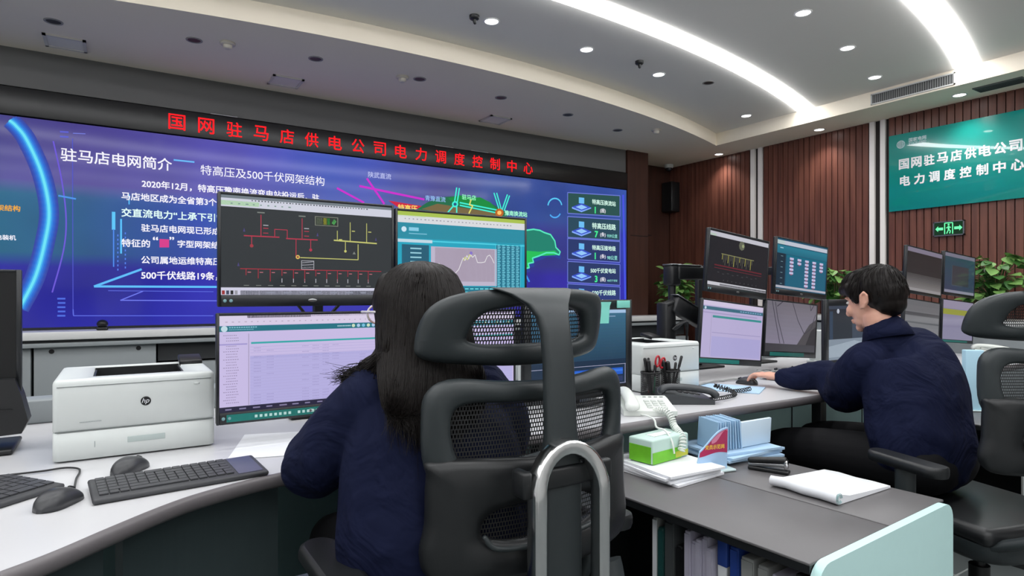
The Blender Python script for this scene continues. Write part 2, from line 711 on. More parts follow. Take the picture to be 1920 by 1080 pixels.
names = ['beside the black ceiling fixture at the top', 'between the two black ceiling fixtures', 'just past the second black ceiling fixture']
for (x, y), nm in zip([(2.15, 3.64), (3.01, 3.67), (3.87, 3.76)], names):
    downlight(x, y, ZC, 'round lit downlight ' + nm)
downlight(5.54, 4.14, ZC, 'round lit downlight between the curved bulkhead and the first light strip end')
for (x, y), nm in zip([(3.83, 2.42), (4.66, 2.586), (5.49, 2.81)], ['farthest from the air grille of three in a row', 'middle of three between the two light strips', 'close above the long air grille']):
    downlight(x, y, ZC, 'round lit downlight ' + nm)
for (x, y), nm in zip([(6.148, 2.435), (6.203, 3.74), (6.248, 5.061), (6.12, 1.15)], ['in the beam above the teal wall sign', 'in the beam above the middle wood panel', 'in the beam near the far corner of the slatted wall', 'in the beam beyond the dark ceiling vent']):
    downlight(x, y, ZS, 'round lit downlight ' + nm)
for i, (x, y) in enumerate([(0.4, 2.3), (1.9, 2.1), (1.0, 0.6), (2.9, 0.7), (-0.8, 1.2), (4.4, 0.9), (-1.6, 3.0), (0.6, -0.9), (2.2, -1.0), (3.8, -0.8), (1.4, -2.2), (3.2, -2.2)]):  # all out of view; rear and last rows added for light from behind
    downlight(x, y, ZC, 'round lit downlight over the operators, %s' % ['left of the woman', 'right of the woman', 'behind the woman', 'behind the man', 'above the white printer end', 'by the far seat', 'at the dark end of the room', 'first of the rear row', 'second of the rear row', 'third of the rear row', 'first of the last row', 'second of the last row'][i])
offn = ['farthest toward the dark end of the bulkhead', 'just left of a round smoke detector', 'above the first red banner characters', 'just right of a small square sensor', 'above the square panel near the banner middle', 'halfway between square panel and corner', 'nearest the corner of the bulkhead']
for (x, y), nm in zip([(-0.381, 5.279), (0.468, 5.109), (1.323, 4.994), (2.213, 4.978), (3.077, 5.035), (3.963, 5.137), (4.817, 5.318)], offn):
    downlight(x * .92, y * .92, ZS, 'unlit grey downlight in the bulkhead, ' + nm, False, 0.04)
downlight(4.39, 3.67, ZC, 'unlit grey downlight in the upper ceiling beside the first light strip', False, 0.04)
for (x, y), nm in zip([(0.63, 4.63), (1.90, 4.61), (4.76, 4.66)], ['at the dark end of the bulkhead', 'above the red banner', 'near the corner of the bulkhead']):
    t = thing('smoke_detector', 'small white round smoke detector ' + nm, 'smoke detector', (x, y, ZS), 0, 'smoke detectors')
    mb = MB()
    mb.lathe([(0.05, 0), (0.05, -0.012), (0.045, -0.016), (0.001, -0.016)])
    mb.build('base', pm('detector_cream', (205, 198, 186), 0.5), t)
    mb = MB()
    mb.lathe([(0.032, -0.014), (0.03, -0.034), (0.02, -0.042), (0.001, -0.042)])
    mb.build('sensor_head', MATS['detector_cream'], t)
for (x, y), nm in zip([(-0.31, 5.22), (1.14, 5.21), (3.14, 5.24)], ['at the dark end of the bulkhead', 'above the first red characters', 'above the middle of the red banner']):
    t = thing('ceiling_panel', 'shallow square ceiling speaker panel ' + nm, 'ceiling panel', (x, y, ZS), 0, 'square panels in the bulkhead')
    mb = MB()
    fr = pm('panel_frame_grey', (206, 203, 198), 0.6)
    for dx, dy, sx, sy in ((0, 0.11, 0.24, 0.02), (0, -0.11, 0.24, 0.02), (0.11, 0, 0.02, 0.24), (-0.11, 0, 0.02, 0.24)):
        mb.box((dx, dy, -0.006), (sx, sy, 0.012))
    mb.build('frame', fr, t)
    mb = MB()
    mb.box((0, 0, -0.003), (0.2, 0.2, 0.006))
    mb.build('grille', pm('panel_grille', (226, 223, 217), 0.8, noise_amt=0.03, nscale=300), t)
for (x, y), nm in zip([(2.01, 3.63), (3.52, 3.63)], ['nearer the top of the view', 'farther along toward the corner']):
    t = thing('ceiling_spotlight', 'small black stub fixture hanging from upper ceiling, ' + nm, 'ceiling fixture', (x, y, ZC), 0.4, 'black ceiling fixtures')
    mb = MB()
    mb.lathe([(0.034, 0), (0.034, -0.018), (0.026, -0.026), (0.001, -0.026)])
    mb.build('base', BLACK, t)
    mb = MB()
    mb.tube([(0, 0, -0.015), (0.004, 0, -0.03), (0.006, 0, -0.045)], [0.012, 0.014, 0.011], seg=12, round_ends=True)
    mb.build('head', BLACK, t)
# air grilles
t = thing('air_grille', 'long slotted air grille in the beam face between the two light strips', 'air vent', (5.86, 2.69, 2.985))
mb = MB()
for dz in (-0.045, 0.045):
    mb.box((-0.006, 0, dz), (0.012, 0.68, 0.01))
for dy in (-0.335, 0.335):
    mb.box((-0.006, dy, 0), (0.012, 0.01, 0.1))
mb.build('frame', pm('grille_white', (200, 200, 198), 0.5), t)
mb = MB()
mb.mat(pm('grille_dark', (70, 72, 72), 0.6)).box((-0.002, 0, 0), (0.004, 0.66, 0.08))
mb.mat(pm('grille_slat', (130, 132, 130), 0.5))
for i in range(36):
    mb.box((-0.005, -0.32 + i * 0.0183, 0), (0.005, 0.006, 0.08))
mb.build('slats', None, t)
t = thing('ceiling_vent', 'dark rectangular vent under the beam next to the teal sign downlight', 'air vent', (6.12, 2.13, ZS))
mb = MB()
mb.box((0, 0, -0.005), (0.16, 0.34, 0.01))
mb.build('frame', pm('vent_frame_grey', (96, 100, 98), 0.5), t)
mb = MB()
for i in range(7):
    mb.box((-0.06 + i * 0.02, 0, -0.012), (0.008, 0.32, 0.006))
mb.build('slats', pm('vent_slat', (70, 76, 74), 0.5), t)
t = thing('security_camera', 'small white dome camera in the ceiling corner', 'security camera', (6.2, 5.84, ZS))
mb = MB()
mb.lathe([(0.06, 0), (0.06, -0.03), (0.05, -0.045), (0.001, -0.045)])
mb.build('base', PRINTER_W, t)
mb = MB()
mb.ell((0, 0, -0.05), (0.045, 0.045, 0.04))
mb.build('dome', pm('camera_dome', (40, 40, 44), 0.1), t)
t = thing('loudspeaker', 'black wall loudspeaker in the dark corner below the dome camera', 'loudspeaker', (6.3, 5.9, 2.5))
mb = MB()
mb.box((0, 0, 0), (0.16, 0.18, 0.4), 0.01)
mb.build('cabinet', BLACK, t)
mb = MB()
mb.box((-0.01, -0.095, 0), (0.13, 0.01, 0.36), 0.004)
mb.build('grille', CHAIR_DK, t)

# ================================================================ VIDEO WALL (plane Y = 5.5)
SX0, SX1, SZ0, SZ1, SY = -2.2, 5.12, 0.955, 2.435, 5.5
t = thing('video_wall', 'huge glowing blue video wall filling the end of the room', 'video wall', (0, SY, 0))
mb = MB()
mb.box(((SX0 + SX1) / 2, 0.05, SZ0 - 0.015), (SX1 - SX0 + 0.03, 0.1, 0.03))
mb.box((SX1 + 0.006, 0.05, (SZ0 + SZ1) / 2), (0.012, 0.1, SZ1 - SZ0))
mb.box(((SX0 + SX1) / 2, 0.06, (SZ0 + SZ1) / 2), (SX1 - SX0, 0.08, SZ1 - SZ0 - 0.01))
mb.build('bezel', BLACK_BEZEL, t)
# lit picture background: three rows of display tiles with their own tint
def wall_picture():
    m = bpy.data.materials.new('video_wall_picture')
    m.use_nodes = True
    nt = m.node_tree
    b = nt.nodes['Principled BSDF']
    b.inputs['Base Color'].default_value = (0.008, 0.008, 0.012, 1)
    b.inputs['Roughness'].default_value = 0.1
    b.inputs['Specular IOR Level'].default_value = 0.25
    tc = nt.nodes.new('ShaderNodeTexCoord')
    sx = nt.nodes.new('ShaderNodeSeparateXYZ')
    nt.links.new(tc.outputs['Object'], sx.inputs[0])

    def ramp(src, a, b_, stops, interp='LINEAR'):
        mr = nt.nodes.new('ShaderNodeMapRange')
        mr.inputs['From Min'].default_value = a
        mr.inputs['From Max'].default_value = b_
        nt.links.new(src, mr.inputs['Value'])
        cr = nt.nodes.new('ShaderNodeValToRGB')
        cr.color_ramp.interpolation = interp
        e = cr.color_ramp.elements
        e[0].position, e[0].color = stops[0][0], lin(stops[0][1])
        e[1].position, e[1].color = stops[-1][0], lin(stops[-1][1])
        for p, c in stops[1:-1]:
            q = e.new(p)
            q.color = lin(c)
        nt.links.new(mr.outputs[0], cr.inputs['Fac'])
        return cr.outputs['Color']

    rows = [
        ramp(sx.outputs['X'], -1, 5.1, [(0, (72, 70, 150)), (0.12, (74, 62, 152)), (0.3, (80, 74, 175)), (0.42, (58, 84, 190)), (0.6, (66, 66, 150)), (0.7, (58, 84, 160)), (0.85, (52, 74, 150)), (1, (64, 96, 190))]),
        ramp(sx.outputs['X'], -1, 5.1, [(0, (38, 108, 130)), (0.12, (46, 100, 150)), (0.25, (52, 78, 180)), (0.4, (80, 130, 200)), (0.5, (90, 100, 190)), (0.7, (60, 60, 150)), (0.85, (60, 62, 146)), (1, (58, 70, 190))]),
        ramp(sx.outputs['X'], -1, 5.1, [(0, (44, 42, 160)), (0.2, (48, 48, 176)), (0.4, (72, 70, 200)), (0.7, (54, 50, 160)), (0.85, (58, 50, 170)), (1, (60, 58, 200))])]
    prev = rows[2]
    for zc, col in ((1.44, rows[1]), (1.95, rows[0])):
        mr = nt.nodes.new('ShaderNodeMapRange')
        mr.inputs['From Min'].default_value = zc - 0.05
        mr.inputs['From Max'].default_value = zc + 0.05
        nt.links.new(sx.outputs['Z'], mr.inputs['Value'])
        mx = nt.nodes.new('ShaderNodeMix')
        mx.data_type = 'RGBA'
        nt.links.new(mr.outputs[0], mx.inputs['Factor'])
        nt.links.new(prev, mx.inputs['A'])
        nt.links.new(col, mx.inputs['B'])
        prev = mx.outputs['Result']
    nz = nt.nodes.new('ShaderNodeTexNoise')
    nz.inputs['Scale'].default_value = 1.1
    nz.inputs['Detail'].default_value = 2
    nt.links.new(tc.outputs['Object'], nz.inputs['Vector'])
    mr = nt.nodes.new('ShaderNodeMapRange')
    mr.inputs['From Min'].default_value = 0.3
    mr.inputs['From Max'].default_value = 0.7
    mr.inputs['To Min'].default_value = 0.62
    mr.inputs['To Max'].default_value = 1.0
    nt.links.new(nz.outputs['Fac'], mr.inputs['Value'])
    nt.links.new(prev, b.inputs['Emission Color'])
    nt.links.new(mr.outputs[0], b.inputs['Emission Strength'])
    return m


def on_wall(px, py):
    """where a photographed picture detail lies on the plane of the video wall (x, z)"""
    u = (px - 960) / 1158
    d = SY / (FY + u * RY)
    return ((FX + u * RX) * d, CAM_H - (py - 551) / 1158 * d)


mb = MB()
mb.mat(wall_picture())
mb.add([(SX0, 0, SZ0), (SX1, 0, SZ0), (SX1, 0, SZ1), (SX0, 0, SZ1)], [(0, 1, 2, 3)], False)
mb.build('display', None, t)
art = MB()
lay = [0.0]


def wl(pts, w, c, strength=1.0):
    lay[0] += 0.00002
    art.mat(em(c, strength, 0.0))
    q = [on_wall(*p) for p in pts]
    for a, b in zip(q[:-1], q[1:]):
        A, B = Vector((a[0], -0.002 - lay[0], a[1])), Vector((b[0], -0.002 - lay[0], b[1]))
        d = (B - A).normalized()
        n = Vector((-d.z, 0, d.x)) * w / 2
        A -= d * w * 0.15
        B += d * w * 0.15
        art.add([A + n, A - n, B - n, B + n], [(0, 1, 2, 3)], False)


def wp(pts, c, strength=1.0):
    lay[0] += 0.00002
    art.mat(em(c, strength, 0.0))
    q = [on_wall(*p) for p in pts]
    art.add([(a[0], -0.002 - lay[0], a[1]) for a in q], [list(range(len(q)))], False)


def wt(s, px0, px1, pyc, c, bold=0.0, h=None):
    """lettering between two picture columns; pyc: row of its middle at the left end"""
    x0, z = on_wall(px0, pyc)
    x1 = on_wall(px1, pyc)[0] if px1 else None
    text_fit(art, s, x0, x1, z, -0.004, em(c, 1.0, 0.0), bold, h)


# sweeping arcs at the left
A1 = smooth_open([(18, 226), (30, 236), (50, 262), (78, 325), (92, 395), (84, 455), (66, 520), (38, 575)], 40)
for wd, cc in ((0.115, (62, 76, 165)), (0.098, (58, 84, 178)), (0.082, (54, 96, 194)), (0.068, (52, 110, 210)), (0.05, (58, 136, 226)), (0.032, (74, 182, 240)), (0.016, (112, 228, 248))):
    wl(A1[int(wd * 40):], wd, cc)
A2 = smooth_open([(100, 265), (116, 340), (124, 410), (119, 470), (98, 548)], 24)
wl(A2, 0.009, (110, 90, 215))
wl([(136, 260), (137, 590)], 0.005, (80, 86, 200))
wl([(137, 250), (160, 251)], 0.006, (120, 130, 225))
wl([(137, 580), (138, 592), (400, 592)], 0.006, (96, 110, 230))
for i in range(5):
    wl([(108 + i % 2, 560 + i * 8), (122, 560 + i * 8)], 0.012, (80, 110, 225))
for i in range(2):
    wl([(113, 247 + i * 9), (128, 248 + i * 9)], 0.012, (96, 100, 210))
wl([(110, 367), (142, 373)], 0.012, (80, 150, 235))
wl([(213, 398), (213, 430)], 0.022, (96, 200, 250))
wl([(213, 430), (213, 500)], 0.008, (80, 140, 240))
wl([(227, 411), (227, 475)], 0.012, (90, 190, 250))
wl([(242, 365), (242, 383)], 0.008, (90, 190, 250))
for i in range(9):
    wl([(221, 440 + i * 8), (221, 443 + i * 8)], 0.008, (86, 130, 235))
    wl([(235, 436 + i * 8), (235, 439 + i * 8)], 0.008, (86, 130, 235))
wl([(265, 505), (177, 537), (410, 538)], 0.016, (96, 190, 250))
wl([(268, 546), (226, 563), (410, 564)], 0.008, (110, 120, 235))
wl([(203, 545), (400, 547)], 0.005, (96, 110, 225))
WT = (246, 244, 255)
wt('驻马店电网简介', 114, 322, 289, WT, 0.012)
wl([(326, 300), (364, 304)], 0.012, (110, 190, 250))
wt('特高压及500千伏网架结构', 376, 608, 318, WT, 0.004)
wt('2020年12月，特高压豫南换流变电站投运后，驻', 266, 598, 344, WT, 0.02)
wt('马店地区成为全省第3个', 228, 406, 367, WT, 0.02)
wt('交直流电力“上承下引”', 228, 412, 398, (228, 255, 250), 0.02)
wt('驻马店电网现已形成', 265, 412, 427, WT, 0.02)
wt('特征的', 228, 281, 455, WT, 0.02)
wt('“', 287, 296, 447, WT, 0.02)
wt('”', 318, 326, 447, WT, 0.02)
wt('字型网架结构', 333, 425, 457, WT, 0.02)
wp([(299, 448), (317, 449), (317, 464), (299, 464)], (216, 64, 140))
wt('公司属地运维特高压', 265, 414, 487, WT, 0.02)
wt('500千伏线路19条，', 265, 408, 516, WT, 0.02)
wt('网架结构', -22, 38, 388, (240, 170, 60), 0.02)
wt('风电装机', -22, 30, 444, WT, 0.02)
# grid map
wl([(632, 353), (682, 380)], 0.018, (205, 50, 205))
wl([(674, 349), (795, 374)], 0.02, (205, 50, 205))
wl([(688, 335), (720, 382)], 0.02, (205, 50, 205))
wp([(728, 376), (800, 388), (800, 394), (745, 388)], (205, 40, 70))
wp([(782, 392), (800, 380), (825, 370), (850, 368), (870, 368), (900, 372), (925, 384), (940, 392), (950, 400), (950, 406), (890, 405), (840, 400), (790, 396)], (40, 110, 76))
wp([(840, 372), (862, 366), (880, 371), (900, 370), (920, 380), (930, 392), (890, 388), (850, 380)], (30, 140, 66))
wp([(790, 392), (820, 382), (870, 390), (925, 398), (930, 405), (850, 402)], (120, 104, 70))
wt('陕武直流', 690, 733, 327, (190, 196, 240), 0.01)
wt('青豫直流', 797, 835, 371, (150, 190, 240), 0.01)
wt('驻马店', 866, 892, 369, (150, 255, 190), 0.02)
wt('特高压', 746, 782, 389, (255, 225, 110), 0.02)
CY = (70, 240, 215)
for a, b in (((852, 379), (856, 352)), ((857, 380), (861, 353)), ((862, 380), (932, 394)), ((862, 385), (930, 399)), ((850, 386), (838, 400)), ((856, 386), (856, 402)), ((926, 362), (936, 394)), ((931, 362), (940, 394)), ((941, 394), (951, 365)), ((945, 395), (955, 367))):
    wl([a, b], 0.014, CY)
wp([(853 + 6 * math.cos(k * PI / 6), 383 + 6 * math.sin(k * PI / 6)) for k in range(12)], CY)
wp([(853 + 3 * math.cos(k * PI / 6), 383 + 3 * math.sin(k * PI / 6)) for k in range(12)], (40, 90, 130))
wl([(883, 374), (880, 384), (886, 386), (879, 400)], 0.014, (225, 220, 110))
wp([(936 + 8 * math.cos(k * PI / 6), 399 + 8 * math.sin(k * PI / 6)) for k in range(12)], (190, 100, 40))
wp([(936 + 4 * math.cos(k * PI / 6), 399 + 4 * math.sin(k * PI / 6)) for k in range(12)], (255, 200, 110))
wt('豫南换流站', 946, 988, 399, (170, 255, 215), 0.02)
M1 = [(985, 432), (1000, 430), (1012, 432), (1020, 436), (1032, 440), (1040, 452), (1042, 464), (1050, 472), (1048, 478), (1038, 474), (1024, 474), (1010, 480), (998, 484), (1000, 492), (990, 494), (992, 502), (982, 504)]
wp([(p[0] + 2, p[1] + 8) for p in M1], (46, 66, 150))
wp(M1, (36, 130, 110))
wp([(985, 470), (1010, 472), (1040, 470), (1048, 478), (1010, 480), (998, 484), (1000, 492), (990, 494), (992, 502), (982, 504)], (40, 190, 90))
wl(M1 + [M1[0]], 0.016, (90, 235, 190))
wl([(980, 505), (992, 528)], 0.02, (60, 150, 230))
wl([(978, 512), (986, 530)], 0.02, (80, 230, 210))
wl([(1040 + 13 * math.cos(PI + 0.15 + k * 0.28), 387 + 15 * math.sin(PI + 0.15 + k * 0.28)) for k in range(11)], 0.016, (90, 200, 245))
wl([(1040 + 12 * math.cos(0.6 + k * 0.2), 392 + 16 * math.sin(0.6 + k * 0.2)) for k in range(10)], 0.016, (80, 170, 245))
BX = [(1064, 361, '特高压换流站', '1', '(座)', '', (44, 82, 80)), (1064, 406, '特高压线路', '7', '(条)', '939公里', (44, 74, 92)), (1064, 447, '特高压接地极', '1', '(条)', '98公里', (44, 58, 108)), (1064, 490, '500千伏变电站', '3', '(座)', '450万千伏安', (44, 58, 104)), (1064, 532, '500千伏线路', '19', '(条)', '628公里', (46, 60, 120))]
for px, py, ti, nu, un, ex, bc in BX:
    h = 39
    P = [(px, py), (px + 98, py + 6), (px + 98, py + 6 + h), (px, py + h)]
    wp(P, bc)
    wl(P + [P[0]], 0.01, (110, 124, 215))
    cx, cy = px + 26, py + 27
    wp([(cx - 18, cy), (cx, cy - 7), (cx + 18, cy + 1), (cx, cy + 9)], (60, 84, 200))
    wp([(cx - 18, cy), (cx, cy + 7), (cx + 18, cy + 1), (cx + 18, cy + 3), (cx, cy + 10), (cx - 18, cy + 3)], (130, 170, 250))
    wp([(cx - 11, cy), (cx, cy - 4), (cx + 11, cy + 1), (cx, cy + 5)], (150, 200, 250))
    wp([(cx - 5, cy - 18), (cx + 5, cy - 17), (cx + 5, cy - 6), (cx - 5, cy - 7)], (110, 190, 245))
    wt(ti, px + (46 if len(ti) < 8 else 43), px + 90, py + 17, (214, 250, 236), 0.02)
    wt(nu, px + (51 if len(nu) < 2 else 46), None, py + 33, (70, 240, 150), 0.03, 0.07)
    wt(un, px + 61, px + 71, py + 34, WT, 0.01)
    if ex:
        wt(ex, px + 74, px + 93, py + 36, (150, 235, 220), 0.01)
wl([(1168, 366), (1172, 560)], 0.03, (72, 84, 225))
art.build('picture_graphics', None, t)
# red LED banner
t = thing('led_banner', 'long black LED banner with red Chinese characters above the video wall', 'LED banner', (0, SY, 0))
mb = MB()
mb.box(((XL + 5.13) / 2, 0.04, 2.541), (5.13 - XL, 0.096, 0.196), 0.004)
mb.build('housing', pm('banner_black', (18, 18, 19), 0.35), t)
red = em((255, 22, 30), 1.6, 0.0)
mb = MB()
s = '国网驻马店供电公司电力调度控制中心'
x0, x1 = 0.325, 3.755
for i, ch in enumerate(s):
    xa = x0 + (x1 - 0.115 - x0) * i / (len(s) - 1)
    text_fit(mb, ch, xa, xa + 0.115, 2.54, -0.0125, red, 0.005, 0.12)
mb.build('lettering', None, t, 'glowing red Chinese characters')
for x in (0.62, 2.6, 3.0):
    mb = MB()
    mb.tube([(x, -0.014, 2.644), (x + 0.2, -0.014, 2.644)], 0.006, 6)
    mb.build('edge_clip', METAL, t)

# ================================================================ LOW CONSOLE under the video wall and along the slatted wall
t = thing('console_cabinet', 'long low console with white top under the video wall', 'console', (0, 5.2, 0))
mb = MB()
mb.box((1.2, 0.15, 0.908), (9.4, 0.3, 0.056), 0.006)
mb.build('top', CONSOLE_W, t)
mb = MB()
mb.mat(CONSOLE_D).box((1.2, 0.16, 0.87), (9.4, 0.24, 0.02))
mb.mat(CONSOLE_G).box((1.2, 0.15, 0.845), (9.4, 0.28, 0.03), 0.004)
mb.build('lip', None, t)
hole = pm('hole_black', (10, 10, 10), 0.6)
for a, b in ((-3.5, -2.0), (-1.99, -0.5), (-0.49, 0.234)):
    mb = MB()
    mb.mat(CONSOLE_G).box(((a + b) / 2, 0.18, 0.42), (b - a - 0.006, 0.24, 0.82), 0.004)
    if b > 0 or b == -0.5:
        for hx in ((-0.66,) if b == -0.5 else (-0.39, 0.12)):
            mb.mat(hole)
            mb.add([(hx + 0.016 * math.cos(q * PI / 8), 0.0585, 0.80 + 0.016 * math.sin(q * PI / 8)) for q in range(16)], [list(range(16))], False)
    mb.build('panel', None, t)
mb = MB()
mb.box((3.07, 0.2, 0.76), (5.65, 0.2, 0.13))
mb.build('dark_panel', CONSOLE_D, t, 'dark recessed panel')
mb = MB()
mb.box((3.07, 0.16, 0.34), (5.65, 0.26, 0.68), 0.004)
mb.build('panel', CONSOLE_G, t)
t = thing('console_cabinet', 'low grey console with white top along the slatted wall, carrying the plants', 'console', (6.14, 2.2, 0))
mb = MB()
mb.box((0, 0, 0.955), (0.44, 5.9, 0.05), 0.006)
mb.build('top', CONSOLE_W, t)
mb = MB()
mb.mat(CONSOLE_D).box((0.02, 0, 0.92), (0.36, 5.9, 0.02))
mb.mat(CONSOLE_G).box((0.0, 0, 0.455), (0.4, 5.9, 0.91), 0.004)
mb.build('body', None, t)
t = thing('conference_camera', 'small black device standing at the foot of the video wall', 'camera', (-0.1, 5.28, 0.936))
mb = MB()
mb.box((0, 0, 0.012), (0.07, 0.07, 0.024), 0.008)
mb.build('base', BLACK, t)
mb = MB()
mb.ell((0, 0, 0.045), (0.035, 0.035, 0.03))
mb.build('head', BLACK, t)

# ================================================================ TEAL WALL SIGN, EXIT SIGN
t = thing('wall_sign', 'large glossy teal wall sign with white Chinese characters', 'sign', (XR - 0.02, 3.12, 0), -PI / 2)
# local x runs along the wall away from the far corner (world -Y), local -y faces the room
SW = 3.12 - 0.35
mb = MB()
mb.box((SW / 2, -0.012, 2.366), (SW, 0.024, 0.74), 0.003)
mb.build('board', pm('sign_teal_gloss', (10, 142, 134), 0.25, coat=1.0), t)
SWH = pm('sign_white_letters', (238, 242, 244), 0.4)
mb = MB()


def on_sign(px, py):
    u = (px - 960) / 1158
    d = (XR - 0.046) / (FX + u * RX)
    return (3.12 - (FY + u * RY) * d, CAM_H - (py - 551) / 1158 * d)


def sign_row(s, xa, xb, zc, w, h):
    for i, ch in enumerate(s):
        x = xa + (xb - xa) * i / (len(s) - 1)
        text_fit(mb, ch, x, x + w, zc, -0.026, SWH, 0.03, h)


a = on_sign(1686, 309)
b = on_sign(1893, 286)
sign_row('国网驻马店供电公司', a[0], b[0], a[1], 0.085, 0.093)
a2 = on_sign(1688, 340)
b2 = on_sign(1896, 312)
sign_row('电力调度控制中心', a2[0], b2[0], a2[1], 0.085, 0.093)
mb.build('lettering', None, t)
mb = MB()
lg = pm('sign_pale_logo', (196, 222, 226), 0.4)
e = on_sign(1689, 271)
mb.mat(lg)
n = 28
r0 = 0.038
mb.add([(e[0] + r * math.cos(2 * PI * k / n), -0.0255, e[1] + r * math.sin(2 * PI * k / n)) for r in (r0, r0 * 0.86) for k in range(n)], [(k, (k + 1) % n, n + (k + 1) % n, n + k) for k in range(n)], False)
for k in range(-2, 3):
    w = math.sqrt(max(0, (r0 * 0.86) ** 2 - (k * 0.011) ** 2))
    mb.box((e[0] + k * 0.011, -0.0255, e[1]), (0.004, 0.001, 2 * w))
    mb.box((e[0], -0.0255, e[1] + k * 0.011), (2 * w, 0.001, 0.003))
e = on_sign(1704, 263)
text_fit(mb, '国家电网', e[0], e[0] + 0.15, e[1], -0.0255, lg, 0.02)
text_fit(mb, 'STATE GRID', e[0], e[0] + 0.15, e[1] - 0.034, -0.0255, lg, 0.02)
mb.build('emblem', None, t)
t = thing('exit_sign', 'small green lit exit sign with running man and arrows below teal sign', 'exit sign', (XR - 0.02, 2.605, 1.79), -PI / 2)
mb = MB()
mb.mat(METAL)
for dx, dz, sx, sz in ((0, 0.062, 0.25, 0.01), (0, -0.062, 0.25, 0.01), (0.12, 0, 0.01, 0.134), (-0.12, 0, 0.01, 0.134)):
    mb.box((dx, -0.014, dz), (sx, 0.028, sz))
mb.build('frame', None, t)
mb = MB()
mb.mat(em((10, 48, 22), 1.0, 0.3)).box((0, -0.01, 0), (0.23, 0.018, 0.118))
mb.build('face', None, t)
mb = MB()
mb.mat(em((110, 255, 170), 1.3))
y = -0.0205
for sgn in (-1, 1):
    mb.add([(sgn * 0.045, y, 0.012), (sgn * 0.085, y, 0.012), (sgn * 0.085, y, 0.026), (sgn * 0.108, y, 0.0), (sgn * 0.085, y, -0.026), (sgn * 0.085, y, -0.012), (sgn * 0.045, y, -0.012)], [list(range(7))], False)
for a, b, w in (((-0.032, -0.05), (-0.032, 0.05), 0.008), ((0.032, -0.05), (0.032, 0.05), 0.008), ((-0.032, 0.05), (0.032, 0.05), 0.008), ((0, 0.022), (0, -0.008), 0.014), ((0, -0.008), (-0.016, -0.046), 0.008), ((0, -0.008), (0.014, -0.024), 0.008), ((0.014, -0.024), (0.008, -0.046), 0.008), ((0, 0.018), (-0.02, 0.004), 0.007), ((0, 0.018), (0.018, 0.006), 0.007)):
    A, B = Vector((a[0], y, a[1])), Vector((b[0], y, b[1]))
    d = (B - A).normalized()
    q = Vector((-d.z, 0, d.x)) * w / 2
    mb.add([A + q, A - q, B - q, B + q], [(0, 1, 2, 3)], False)
mb.add([(0.008 * math.cos(k * PI / 6), y, 0.034 + 0.008 * math.sin(k * PI / 6)) for k in range(12)], [list(range(12))], False)
mb.build('pictogram', None, t)
# ================================================================ OPERATOR DESK
TOP = 0.75
front = [(-1.35, 0.70), (-0.9, 0.88), (-0.5, 1.075), (-0.3, 1.185), (-0.161, 1.279), (-0.095, 1.330), (-0.019, 1.405), (0.074, 1.49), (0.155, 1.545), (0.281, 1.596), (0.45, 1.63), (0.7, 1.645), (0.95, 1.635), (1.2, 1.605), (1.434, 1.588), (1.738, 1.59), (2.05, 1.585), (2.5, 1.575), (3.2, 1.575), (4.4, 1.585), (5.3, 1.585)]
front = smooth_open(front, 120)
desk = thing('operator_desk', 'long white curved operator desk with dark grey rounded edge', 'desk', (0, 0, 0))
mb = MB()
mb.prism([(p[0], p[1]) for p in front] + [(5.3, 2.75), (-1.35, 2.75)], TOP - 0.03, TOP - 0.001)
mb.build('worktop', WHITE, desk)
mb = MB()
rings = []
for i, p in enumerate(front):
    a, b = Vector(front[max(0, i - 1)]), Vector(front[min(len(front) - 1, i + 1)])
    t = (b - a).normalized()
    nrm = Vector((t.y, -t.x))
    ring = []
    for q in ((0.0, 0.0005), (0.008, 0.0), (0.014, -0.006), (0.016, -0.016), (0.014, -0.026), (0.008, -0.033), (-0.03, -0.034)):
        ring.append((p[0] + nrm.x * q[0], p[1] + nrm.y * q[0], TOP - 0.0012 + q[1]))
    rings.append(ring)
mb.loft(rings, close=False)
mb.build('edge_band', EDGE, desk)


def skirt(x0, x1, off, z0, z1, mat, name):
    pts = [p for p in front if x0 <= p[0] <= x1]
    mb = MB()
    ins, out = [], []
    for i, p in enumerate(pts):
        a, b = Vector(pts[max(0, i - 1)]), Vector(pts[min(len(pts) - 1, i + 1)])
        t = (b - a).normalized()
        nrm = Vector((-t.y, t.x))
        out.append((p[0] + nrm.x * off, p[1] + nrm.y * off))
        ins.append((p[0] + nrm.x * (off + 0.02), p[1] + nrm.y * (off + 0.02)))
    mb.prism(out + ins[::-1], z0, z1)
    return mb.build(name, mat, desk)


skirt(-0.62, -0.10, 0.05, 0.05, 0.712, MODEST, 'modesty_panel')
skirt(-0.085, 0.02, 0.055, 0.05, 0.712, MODEST, 'modesty_panel')
skirt(0.028, 0.37, 0.055, 0.05, 0.712, MODEST, 'modesty_panel')
mb = MB()
mb.box((3.0, 2.3, 0.38), (4.6, 0.025, 0.66))
for x in (1.1, 1.9, 2.7, 3.5, 4.3):
    mb.mat(GROOVE).box((x, 2.286, 0.38), (0.005, 0.005, 0.66))
mb.mats = [TEAL_PANEL, GROOVE]
mb.mi = 0
mb.m = [0] * 6 + [1] * 30
mb.build('back_panel', None, desk)
for x in (0.62, 1.25, 2.95, 4.9):
    mb = MB()
    mb.box((x, 1.78, 0.36), (0.05, 0.05, 0.72), 0.004)
    mb.box((x, 2.03, 0.70), (0.04, 0.5, 0.03), 0.003)
    mb.build('leg', BLACK, desk)
mb = MB()
mb.mat(CONSOLE_G).box((2.0, 2.72, 0.79), (6.6, 0.12, 0.08), 0.006)
mb.build('cable_duct', None, desk, 'light grey cable duct along the back edge')
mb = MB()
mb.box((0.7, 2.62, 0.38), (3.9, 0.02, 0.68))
mb.build('rear_panel', UNDER, desk)

